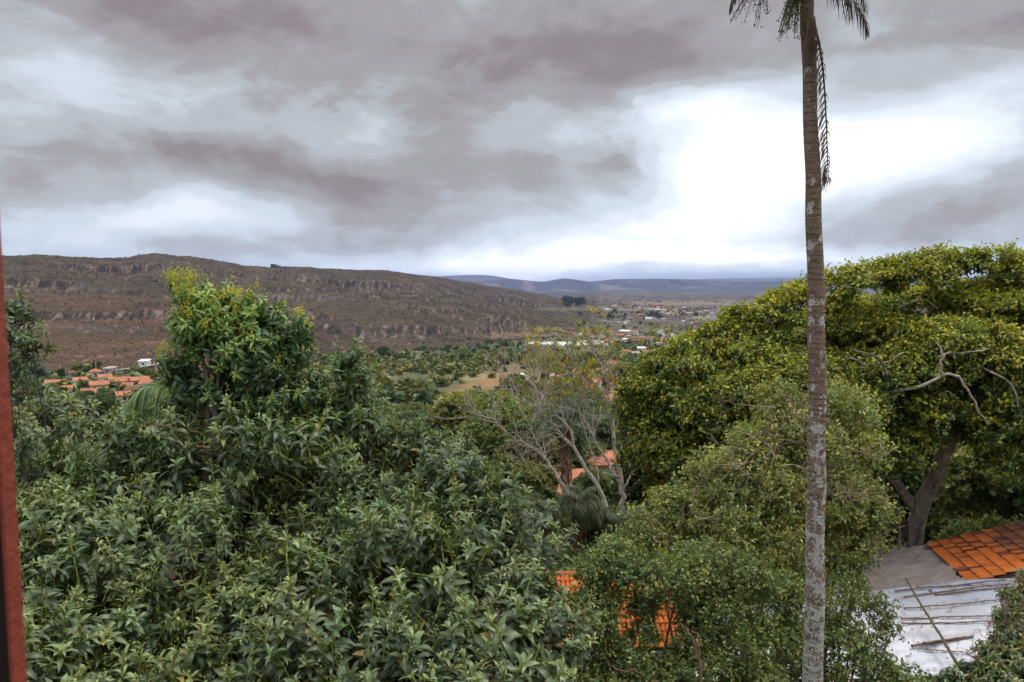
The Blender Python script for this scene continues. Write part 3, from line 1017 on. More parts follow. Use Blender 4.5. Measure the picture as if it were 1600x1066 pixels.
# the taller flowering tree that stands over it
lb = px_lobes([(298, 468, 26, 6.9), (332, 486, 36, 7), (372, 508, 36, 7.1), (410, 512, 34, 7.1), (452, 528, 24, 7.1), (392, 480, 16, 7), (472, 508, 12, 7), (300, 524, 34, 6.9), (345, 550, 46, 7), (405, 566, 46, 7.1), (455, 560, 30, 7.2),
               (282, 566, 24, 6.9), (300, 606, 40, 7), (360, 618, 50, 7.1), (425, 622, 50, 7.2), (470, 612, 32, 7.2), (310, 650, 40, 7.2), (380, 670, 50, 7.2), (450, 676, 50, 7.3), (510, 650, 36, 7.4), (268, 556, 14, 6.8)])


def tone_fl(p, r):
    x, y = pix(p)
    d = np.hypot((x - 320) / 110, (y - 480) / 80)
    return np.clip(1.0 - d, -.2, .75) + r.normal(size=len(p)) * .12


PALF = [(.048, .085, .028), (.19, .27, .05), (.2, .2, .05), (.55, .46, .03)]
rt, bb, bs_ = leafy_tree('avocado_tree', 'taller broad-leaved tree topped with drooping light green leaves and yellow blossom', 'tree',
           (-2.25, 7.4, gz(-2.25, 7.4)), lb, 62, SHH + SH[:3], PALF, 21, M['avoleaf'], scl=(.62, .92), up=.55, jit=.3, tone=tone_fl, trunk_r=.17, limbs=16, sat=.06)
# yellow flower heads
b = Buf(); rng = np.random.default_rng(8)
for (px, py, n_) in [(272, 440, 12), (302, 432, 12), (283, 450, 8), (356, 466, 7), (372, 462, 6), (340, 470, 5), (290, 488, 7), (292, 462, 5), (325, 505, 3), (397, 458, 4), (250, 548, 5), (474, 497, 5), (478, 512, 3), (365, 490, 3)]:
    for k in range(n_):
        c0 = P(px + rng.normal() * 6, py + rng.normal() * 5, 6.75 + rng.normal() * .08)
        d = np.array([rng.normal() * .4, rng.normal() * .4, 1.]); d /= np.linalg.norm(d)
        L_ = rng.uniform(.05, .10)
        b.tube([c0 - d * .04, c0, c0 + d * L_], [.003, .003, .002], 3, (.3, .32, .06))
        for j in range(26):
            q = c0 + d * L_ * rng.random() + rng.normal(size=3) * .011
            s_ = rng.uniform(.003, .007)
            Fm = frame(rng.normal(size=3), rng.normal(size=3))
            b.add(q + s_ * np.array([(-1, 0, 0), (0, -1, .4), (1, 0, 0), (0, 1, .4)]) @ Fm.T, [(0, 1, 2, 3)], np.array((.62, .50, .04)) * rng.uniform(.6, 1.2))
b.out('blossom', M['leaf'], rt, origin=bs_)

lb = px_lobes([(548, 562, 18, 7.3), (538, 580, 20, 7.3), (560, 588, 20, 7.4), (548, 612, 26, 7.4), (560, 645, 34, 7.5), (520, 640, 30, 7.5)])
leafy_tree('avocado_tree', 'slim leafy sapling with upright pale green tips just right of the flowering tree', 'tree', (-1.5, 7.6, gz(-1.5, 7.6)), lb, 60, SH, [(.06, .10, .035), (.2, .28, .07), (.2, .2, .05), (.4, .38, .06)], 25, M['avoleaf'], scl=(.62, .85), up=.8, trunk_r=.05, limbs=6, sat=.05)
lb = px_lobes([(14, 478, 20), (28, 502, 26), (20, 530, 34), (48, 528, 18), (22, 560, 28), (40, 548, 18), (8, 600, 24), (-30, 520, 50), (-20, 590, 50)], 6.6)
leafy_tree('broadleaf_tree', 'dark leafy branch reaching in beside the window post at mid height', 'tree', (-5.2, 6.9, gz(-5.2, 6.9)), lb, 42, SH, [(.052, .080, .030), (.15, .19, .06), (.15, .14, .05), (.3, .3, .05)], 27, M['avoleaf'], scl=(.55, .8), up=.3, trunk_r=.05, limbs=9, sat=.05)

# ================================================================== trees on the right
print('right trees')
SMALL = [sprig_tpl(100 + s, n=30, L=.066, W=.036, rad=.15, stems=4) for s in range(8)]
TUFT = [sprig_tpl(120 + s, n=46, L=.15, W=.085, rad=.34, flat=.4, stems=5, droop=.5) for s in range(8)]
rng = np.random.default_rng(77)
YB = 27.
kx = YB / F
lobes = []
# big dome in broad pads of foliage: outline taken as two overlapping hulls with real depth
def dome(cx, cy, rx, rz, Yc, ry, n, rr, seed, cut=-.5):
    r_ = np.random.default_rng(seed)
    c = P(cx, cy, Yc); out_ = []
    k_ = Yc / F
    for i in range(n):
        d = r_.normal(size=3); d /= np.linalg.norm(d)
        if d[2] < cut or d[1] > .6: continue
        s_ = r_.uniform(.86, 1.0) if r_.random() < .8 else r_.uniform(.5, .8)
        r = r_.uniform(*rr)
        p = c + d * np.array([rx * k_ - r, ry - r, rz * k_ - r]) * s_
        out_.append((*p, r * 1.3, r * 1.3, r * .55))
    return out_


lobes += dome(1490, 618, 330, 208, 27.5, 6.0, 330, (.55, 1.15), 1, -.35)
lobes += dome(1190, 650, 225, 165, 26.0, 4.6, 190, (.5, 1.05), 2, -.75)
lobes += px_lobes([(1010, 660, 40), (1000, 610, 30), (1040, 590, 34), (1090, 570, 34), (1160, 520, 36), (1110, 780, 40), (1060, 760, 44), (1000, 720, 30), (1150, 500, 25), (1235, 470, 30), (1560, 414, 34), (1500, 412, 30), (1590, 430, 40), (1590, 412, 20), (1290, 454, 34), (1330, 444, 34), (1375, 434, 34), (1420, 424, 34), (1460, 414, 30), (1190, 496, 30), (1215, 486, 28), (1255, 470, 28), (1130, 525, 30), (1080, 548, 28), (1440, 440, 44), (1620, 440, 50)], 25.5, 1.1, 1, .7)
lobes += px_lobes([(1570, 730, 36), (1540, 640, 34), (1360, 790, 34), (1310, 800, 36), (1560, 600, 50), (1590, 660, 46), (1480, 540, 40), (1560, 700, 42), (1330, 640, 50), (1390, 700, 46), (1420, 740, 36), (1340, 720, 46), (1590, 560, 40), (1250, 700, 50)], 23.5, 1.1, 1, .7)


def big_filt(p):
    x, y = pix(p)
    void = (np.hypot((x - 1490) / 58, (y - 765) / 88) < 1) | (np.hypot((x - 1440) / 40, (y - 810) / 50) < 1) | ((y > 750) & (x > 1480))
    return ~void


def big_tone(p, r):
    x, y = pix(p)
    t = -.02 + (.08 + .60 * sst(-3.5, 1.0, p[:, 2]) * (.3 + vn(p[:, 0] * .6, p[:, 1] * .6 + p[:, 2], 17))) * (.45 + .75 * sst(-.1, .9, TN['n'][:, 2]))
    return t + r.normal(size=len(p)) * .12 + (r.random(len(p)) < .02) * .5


base = P(1425, 880, 28.5); base[2] = gz(base[0], base[1])
PALB = [(.056, .082, .020), (.38, .35, .03), (.10, .08, .05), (.4, .3, .03)]
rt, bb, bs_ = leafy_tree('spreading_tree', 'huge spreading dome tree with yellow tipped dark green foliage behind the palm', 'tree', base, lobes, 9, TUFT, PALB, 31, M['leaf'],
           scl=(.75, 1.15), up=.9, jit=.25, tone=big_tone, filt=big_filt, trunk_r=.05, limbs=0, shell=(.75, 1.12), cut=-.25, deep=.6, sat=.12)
for o in [x for x in bpy.data.objects if x.parent == rt and x.name.startswith('trunk')]:
    bpy.data.objects.remove(o)
b = Buf(); GB = (.34, .26, .20)
def limb(pxs, r0, r1, c=GB, n=22, sides=10, wob=.01):
    q = spline([P(*p) for p in pxs], n)
    q[1:-1] += np.random.default_rng(int(r0 * 1000) + len(pxs)).normal(size=(n - 2, 3)) * wob
    b.tube(q, np.linspace(r0, r1, n), sides, c)
b.tube(spline([base, P(1428, 845, 28.2), P(1440, 790, 27.6), P(1462, 745, 27.0)], 16), np.linspace(.34, .25, 16), 14, (.34, .27, .22))
limb([(1462, 745, 27.0), (1478, 705, 26.6), (1502, 668, 26.2), (1530, 650, 26), (1590, 640, 26)], .25, .12)
limb([(1434, 800, 27.8), (1412, 770, 27.6), (1385, 735, 27.2), (1340, 700, 27)], .2, .08)
limb([(1425, 850, 28.3), (1402, 800, 28), (1395, 760, 27.8), (1370, 690, 27.5)], .22, .08, (.13, .1, .08))
limb([(1455, 755, 27.3), (1450, 700, 27.5), (1455, 640, 27.5), (1470, 560, 27.5), (1480, 480, 27.5)], .2, .05, (.13, .1, .08))
limb([(1385, 735, 27.2), (1400, 640, 26), (1390, 560, 26), (1410, 480, 26)], .13, .03, (.15, .12, .09))
limb([(1502, 668, 26.2), (1530, 600, 26.5), (1550, 520, 26.5), (1540, 440, 26.5)], .15, .03, (.13, .1, .08))
limb([(1340, 700, 27), (1290, 660, 26), (1240, 640, 25.5), (1150, 640, 25)], .1, .03, (.13, .1, .08))
WH = (.42, .35, .30)
limb([(1400, 640, 26), (1375, 640, 25), (1362, 630, 24.2), (1395, 612, 23.0), (1440, 603, 22.4), (1475, 586, 22), (1500, 590, 21.9), (1515, 615, 21.9), (1533, 648, 21.9), (1545, 665, 22.3)], .065, .018, WH, 30, 8, .02)
limb([(1472, 588, 22), (1471, 566, 21.9), (1480, 553, 21.9), (1512, 551, 21.9), (1545, 545, 22)], .045, .014, WH, 22, 7, .02)
limb([(1473, 562, 21.9), (1470, 545, 21.9), (1462, 535, 21.9)], .04, .015, WH, 8, 6)
limb([(1290, 660, 26), (1310, 600, 24), (1330, 560, 22.6), (1350, 572, 22.4), (1385, 566, 22.4), (1412, 552, 22.6)], .045, .015, (.2, .15, .12), 16, 7, .02)
limb([(1385, 585, 22.4), (1372, 560, 22.4), (1330, 545, 22.6)], .05, .02, (.2, .15, .12), 14, 7)
limb([(1530, 600, 26.5), (1520, 570, 24.5), (1545, 580, 22.4), (1580, 600, 22), (1592, 640, 22), (1600, 670, 22.6)], .04, .02, WH, 14, 7)
limb([(1410, 480, 26), (1405, 482, 24.2), (1412, 478, 22.8), (1440, 468, 22.6), (1465, 482, 22.6)], .03, .01, (.25, .2, .16), 12, 6)
limb([(1580, 430, 26), (1530, 450, 26), (1500, 480, 26.5), (1480, 500, 27.5)], .06, .03, (.1, .08, .06), 12, 6)
b.out('trunk', M['bigbark'], rt, origin=base, smooth=True)

print('small leaf')
def tone_s(p, r):
    return np.clip(.1 + .35 * fbm(p[:, 0], p[:, 2] * 1.2, 3, 5), 0, .5) + r.normal(size=len(p)) * .08


lb = px_lobes([(1290, 625, 34, 13.4), (1330, 640, 34, 13.6), (1230, 660, 44, 13.2), (1180, 700, 44, 13), (1340, 700, 40, 13.4), (1270, 700, 50, 13), (1120, 740, 44, 12.8), (1200, 760, 60, 12.6), (1290, 770, 60, 12.8),
               (1060, 790, 44, 12.6), (1130, 810, 60, 12.3), (1350, 770, 30, 13), (1360, 800, 36, 12.8), (1010, 830, 34, 12.6), (1060, 860, 50, 12.2), (1210, 850, 60, 12.2), (1310, 860, 50, 12.6), (970, 860, 30, 12.4), (1330, 830, 44, 13), (1215, 620, 26, 13.4)], None, 1.0, 1.5, .85)
rt, bb, bs_ = leafy_tree('small_leaved_tree', 'airy light green small-leaved tree crossed by the tall palm trunk', 'tree', (4.3, 13.6, gz(4.3, 13.6)), lb, 40, SMALL,
           [(.18, .20, .062), (.42, .40, .11), (.22, .13, .09), (.3, .3, .1)], 41, M['leaf'], scl=(.8, 1.2), up=.4, jit=.7, tone=tone_s, trunk_r=.14, limbs=16, shell=(.35, 1.12), cut=-.7, deep=.5, sat=.1)
b = Buf(); rng = np.random.default_rng(4)      # tangles of bare twigs inside the crown
for (px, py, sz, Y) in [(1240, 655, 46, 12.6), (1200, 690, 40, 12.4), (1290, 780, 44, 12.3), (1150, 740, 36, 12.1), (1100, 790, 40, 12.2), (1330, 790, 40, 12.6), (1340, 700, 30, 13), (1360, 850, 30, 12.8), (1040, 840, 34, 12.1), (1240, 800, 40, 12.2)]:
    for k in range(9):
        p = P(px + rng.normal() * sz * .5, py + rng.normal() * sz * .3, Y + rng.normal() * .3)
        grow(b, p, rng.normal(size=3) * np.array([1, .7, .6]) + [0, 0, .2], sz / F * Y * rng.uniform(.6, 1.1), .011, 2, rng, (.27, .19, .14), .7, .05, .22, minr=.0022, sides=4, kids=(2, 3))
b.out('dead_twigs', M['bark'], rt, origin=bs_)

lb = px_lobes([(926, 896, 26, 9.8), (950, 880, 40, 10), (1000, 900, 44, 10), (1060, 910, 44, 10), (1110, 890, 50, 10.4), (918, 950, 22, 9.6), (922, 1000, 24, 9.4), (950, 1010, 30, 9.4), (940, 940, 34, 9.7), (1120, 950, 44, 10), (1170, 900, 44, 10.6),
               (990, 1040, 34, 9.3), (1080, 1035, 40, 9.5), (1150, 1010, 40, 9.8), (900, 1060, 30, 9.2), (1010, 950, 26, 9.9), (1180, 980, 34, 10.2), (1050, 1080, 50, 9.2), (950, 1090, 50, 9), (1180, 1070, 50, 9.6), (1220, 930, 40, 10.8), (1240, 1000, 40, 10.4), (925, 965, 34, 9.5), (1000, 992, 24, 9.6), (1085, 975, 32, 9.8), (1040, 925, 26, 9.9), (960, 1040, 34, 9.3), (1110, 1040, 30, 9.5)], None, 1., 1.3, .8)
rt, bb, bs_ = leafy_tree('small_leaved_tree', 'lower dense dark green small-leaved tree in the middle foreground over the orange roof', 'tree', (2.2, 10.4, gz(2.2, 10.4)), lb, 66, SMALL,
           [(.092, .122, .040), (.28, .31, .085), (.18, .11, .07), (.3, .3, .1)], 43, M['leaf'], scl=(.72, 1.05), up=.5, jit=.5, tone=tone_s, trunk_r=.12, limbs=22, bark=(.17, .085, .055), shell=(.45, 1.12), cut=-.6, deep=.6, sat=.1)
b = Buf()
limb([(1095, 1080, 9.0), (1094, 1040, 9.1), (1086, 1010, 9.2), (1072, 985, 9.3), (1062, 975, 9.4)], .024, .014, (.13, .07, .045), 14, 7)
limb([(1086, 1030, 9.1), (1093, 1000, 9.2), (1080, 985, 9.3)], .018, .01, (.13, .07, .045), 10, 7)
limb([(1030, 1066, 9), (990, 1050, 9), (960, 1045, 9), (935, 1022, 9.2)], .018, .01, (.13, .07, .045), 14, 7)
b.out('branch', M['bark'], rt, origin=bs_)
lb = px_lobes([(1300, 930, 40, 11.2), (1332, 920, 28, 11.6), (1360, 950, 30, 11.4), (1300, 985, 44, 11), (1350, 1005, 36, 11), (1300, 1050, 44, 10.8), (1370, 1045, 36, 10.6), (1400, 1060, 28, 10.4), (1320, 890, 30, 12), (1240, 1050, 40, 11), (1395, 985, 18, 11), (1415, 1075, 40, 10.4)], None, 1., 1.2, .75)
leafy_tree('small_leaved_tree', 'loose small-leaved tree right of the palm trunk partly covering the white sheet', 'tree', (4.9, 11.6, gz(4.9, 11.6)), lb, 34, SMALL,
           [(.082, .110, .040), (.24, .27, .08), (.22, .13, .09), (.3, .3, .1)], 45, M['leaf'], scl=(.75, 1.1), up=.5, jit=.6, tone=tone_s, trunk_r=.1, limbs=12, bark=(.16, .1, .07), shell=(.3, 1.15), cut=-.7, deep=.5, sat=.1)

# mango in the corner
MANGO = [shoot_tpl(70 + s, n=20, L=.16, W=.044, stem=.16, hang=.7, flower=0) for s in range(6)]
lb = px_lobes([(1600, 940, 24, 8.4), (1580, 975, 24, 8.2), (1610, 1010, 44, 8), (1552, 1010, 18, 8), (1570, 1050, 40, 7.8), (1520, 1046, 18, 8), (1495, 1082, 30, 7.8), (1430, 1085, 20, 8.4), (1630, 905, 30, 8.6), (1650, 960, 70, 8.6), (1590, 1080, 60, 7.6)])
rt, bb, bs_ = leafy_tree('mango_tree', 'dark mango tree with long drooping leaves in the lower right corner', 'tree', (6.2, 8.4, gz(6.2, 8.4)), lb, 70, MANGO,
           [(.042, .066, .022), (.16, .17, .045), (.12, .09, .05), (.3, .2, .1)], 47, M['avoleaf'], scl=(.6, .9), up=.4, tone=lambda p, r: (r.random(len(p)) < .12) * r.uniform(.2, .9, len(p)), trunk_r=.14, limbs=9, sat=.12)
rng = np.random.default_rng(6)
for (px, py) in [(1565, 962), (1592, 925), (1548, 1000), (1590, 965), (1578, 990), (1560, 1022), (1530, 1035), (1596, 1000)]:
    b = Buf()
    p = P(px, py, 7.75)
    for k in range(4):
        grow(b, p, np.array([rng.normal() * .5, rng.normal() * .3 - .2, 1.]), .11, .004, 2, rng, (.19, .10, .065), .6, .2, .1, minr=.0015, sides=3, kids=(3, 4))
    b.out('flower_stalk', M['bark'], rt, origin=bs_)
#__PART3__
M['rock'] = mat('weathered_rock', (.10, .08, .065), rough=.95, var=.5, vs=.4)
# ================================================================== buildings
print('buildings')


def roof_extra(t, c, vec):
    s = t.n('ShaderNodeSeparateXYZ'); t.nt.links.new(vec, s.inputs[0])
    w_ = t.m('PINGPONG', s.outputs[0], .13)
    f = t.m('ADD', .68, t.m('MULTIPLY', w_, 3.6))
    w2 = t.m('LESS_THAN', t.m('PINGPONG', s.outputs[1], .21), .03)
    f = t.m('SUBTRACT', f, t.m('MULTIPLY', w2, .2))
    c = t.vm('MULTIPLY', c, t.comb(f, f, f))
    d = t.ramp(t.noise(vec, 1.1, 5, .75), [(.42, (1, 1, 1)), (.62, (.42, .36, .34))])
    return t.mix(1., c, d, 'MULTIPLY')


def wall_extra(t, c, vec):
    d = t.ramp(t.noise(vec, .8, 6, .7), [(.4, (1, 1, 1)), (.7, (.66, .6, .54))])
    return t.mix(.8, c, d, 'MULTIPLY')


WALLS = {'white': (.72, .71, .68), 'cream': (.60, .49, .36), 'pink': (.52, .33, .27), 'brick': (.38, .17, .10), 'grey': (.38, .36, .34), 'ochre': (.60, .38, .14)}
ROOFS = {'orange': (.52, .20, .105), 'red': (.46, .11, .07), 'brown': (.20, .105, .07), 'white': (.70, .71, .73), 'pale': (.48, .37, .30)}
MW = {k: mat('wall_' + k, v, rough=.9, var=.08, vs=3, extra=wall_extra) for k, v in WALLS.items()}
MR = {k: mat('roof_' + k, v, rough=.85, var=.18, vs=2, extra=roof_extra if k not in ('white',) else wall_extra) for k, v in ROOFS.items()}
M['glass'] = mat('dark_pane', (.03, .035, .04), rough=.2, var=0, spec=.6)
M['door'] = mat('door_paint', (.10, .06, .04), rough=.6, var=.1)


def prism(L, D, z0, z1, x0=None):
    """gable roof shell over the footprint L x D, ridge along x"""
    pass


def house(loc, w_, d_, h_, rz, wall='white', roof='orange', kind='gable', pitch=.42, far=False, rng=random, name='house', over=.45):
    root = empty(name, loc, rz=rz)
    b = Buf(); x, y = w_ / 2, d_ / 2
    rh = y * pitch
    b.box(-x, x, -y, y, -2.5, h_)
    if kind == 'gable':
        V = [(-x, -y, h_), (-x, y, h_), (-x, 0, h_ + rh), (x, -y, h_), (x, y, h_), (x, 0, h_ + rh)]
        b.add(V, [(0, 2, 1, 1), (3, 4, 5, 5)])
    Vv = np.concatenate(b.V); Qq = np.concatenate(b.Q); tri = Qq[:, 2] == Qq[:, 3]
    mesh('wall', Vv, [Qq[~tri], Qq[tri][:, :3]] if tri.any() else Qq, MW[wall], root)
    b = Buf(); o = over; t = .14
    if kind == 'gable':
        X, Y_ = x + o, y + o
        zl = h_ - o * pitch
        for s_ in (-1, 1):
            V = [(-X, s_ * Y_, zl), (X, s_ * Y_, zl), (X, 0, h_ + rh), (-X, 0, h_ + rh)]
            V2 = [(a, c, e + t) for a, c, e in V]
            b.add(V + V2, [(0, 1, 2, 3), (4, 7, 6, 5), (0, 4, 5, 1), (0, 3, 7, 4), (1, 5, 6, 2)])
    elif kind == 'hip':
        X, Y_ = x + o, y + o
        rx = max(X - Y_, .3); zl = h_ - .02; zt = h_ + Y_ * pitch
        V = [(-X, -Y_, zl), (X, -Y_, zl), (X, Y_, zl), (-X, Y_, zl), (-rx, 0, zt), (rx, 0, zt)]
        V2 = [(-X, -Y_, zl - t), (X, -Y_, zl - t), (X, Y_, zl - t), (-X, Y_, zl - t)]
        b.add(V + V2, [(0, 1, 5, 4), (2, 3, 4, 5), (1, 2, 5, 5), (3, 0, 4, 4), (6, 7, 1, 0), (7, 8, 2, 1), (8, 9, 3, 2), (9, 6, 0, 3), (6, 9, 8, 7)])
    else:   # single slope or nearly flat sheet roof
        X, Y_ = x + o, y + o
        V = [(-X, -Y_, h_ + .05), (X, -Y_, h_ + .05), (X, Y_, h_ + .05 + d_ * .14), (-X, Y_, h_ + .05 + d_ * .14)]
        V2 = [(a, c, e + t) for a, c, e in V]
        b.add(V + V2, [(0, 3, 2, 1), (4, 5, 6, 7), (0, 1, 5, 4), (1, 2, 6, 5), (2, 3, 7, 6), (3, 0, 4, 7)])
    Vv = np.concatenate(b.V); Qq = np.concatenate(b.Q); tri = Qq[:, 2] == Qq[:, 3]
    mesh('roof', Vv, [Qq[~tri], Qq[tri][:, :3]] if tri.any() else Qq, MR[roof], root)
    # openings on the camera side and both ends
    n = max(1, int(w_ / 3.0))
    fl = 2 if h_ > 4.6 else 1
    for k in range(fl):
        zz = h_ - 1.9 - 2.7 * k
        for i in range(n):
            cx = -x + w_ * (i + .5) / n
            if i == n // 2 and k == fl - 1 and n > 1:
                bb_ = Buf(); bb_.box(cx - .45, cx + .45, -y - .06, -y + .02, 0, 2.05)
                mesh('door', bb_.V[0], bb_.Q[0], M['door'], root)
                continue
            bb_ = Buf(); bb_.box(cx - .55, cx + .55, -y - .05, -y + .02, zz, zz + 1.1)
            if far:
                mesh('window', bb_.V[0], bb_.Q[0], M['glass'], root)
            else:
                wd = mesh('window', bb_.V[0], bb_.Q[0], M['door'], root)
                bb_ = Buf(); bb_.box(cx - .47, cx + .47, -y - .065, -y - .055, zz + .08, zz + 1.02)
                mesh('pane', bb_.V[0], bb_.Q[0], M['glass'], wd)
        for s_ in (-1, 1):
            bb_ = Buf(); xx = s_ * x
            bb_.box(min(xx - .02 * s_, xx + .05 * s_), max(xx - .02 * s_, xx + .05 * s_), -.5, .5, zz, zz + 1.1)
            mesh('window', bb_.V[0], bb_.Q[0], M['glass'], root)
    return root


ORD = ['leftmost', 'second from the left', 'third from the left', 'fourth from the left', 'fifth from the left', 'sixth from the left', 'seventh from the left', 'eighth from the left',
       'ninth from the left', 'tenth from the left', 'eleventh from the left', 'twelfth from the left', 'thirteenth from the left', 'fourteenth from the left', 'fifteenth from the left',
       'sixteenth from the left', 'seventeenth from the left', 'eighteenth from the left', 'nineteenth from the left', 'twentieth from the left', 'twenty-first from the left', 'twenty-second from the left',
       'twenty-third from the left', 'twenty-fourth from the left', 'twenty-fifth from the left', 'twenty-sixth from the left', 'twenty-seventh from the left', 'twenty-eighth from the left', 'twenty-ninth from the left', 'thirtieth from the left']
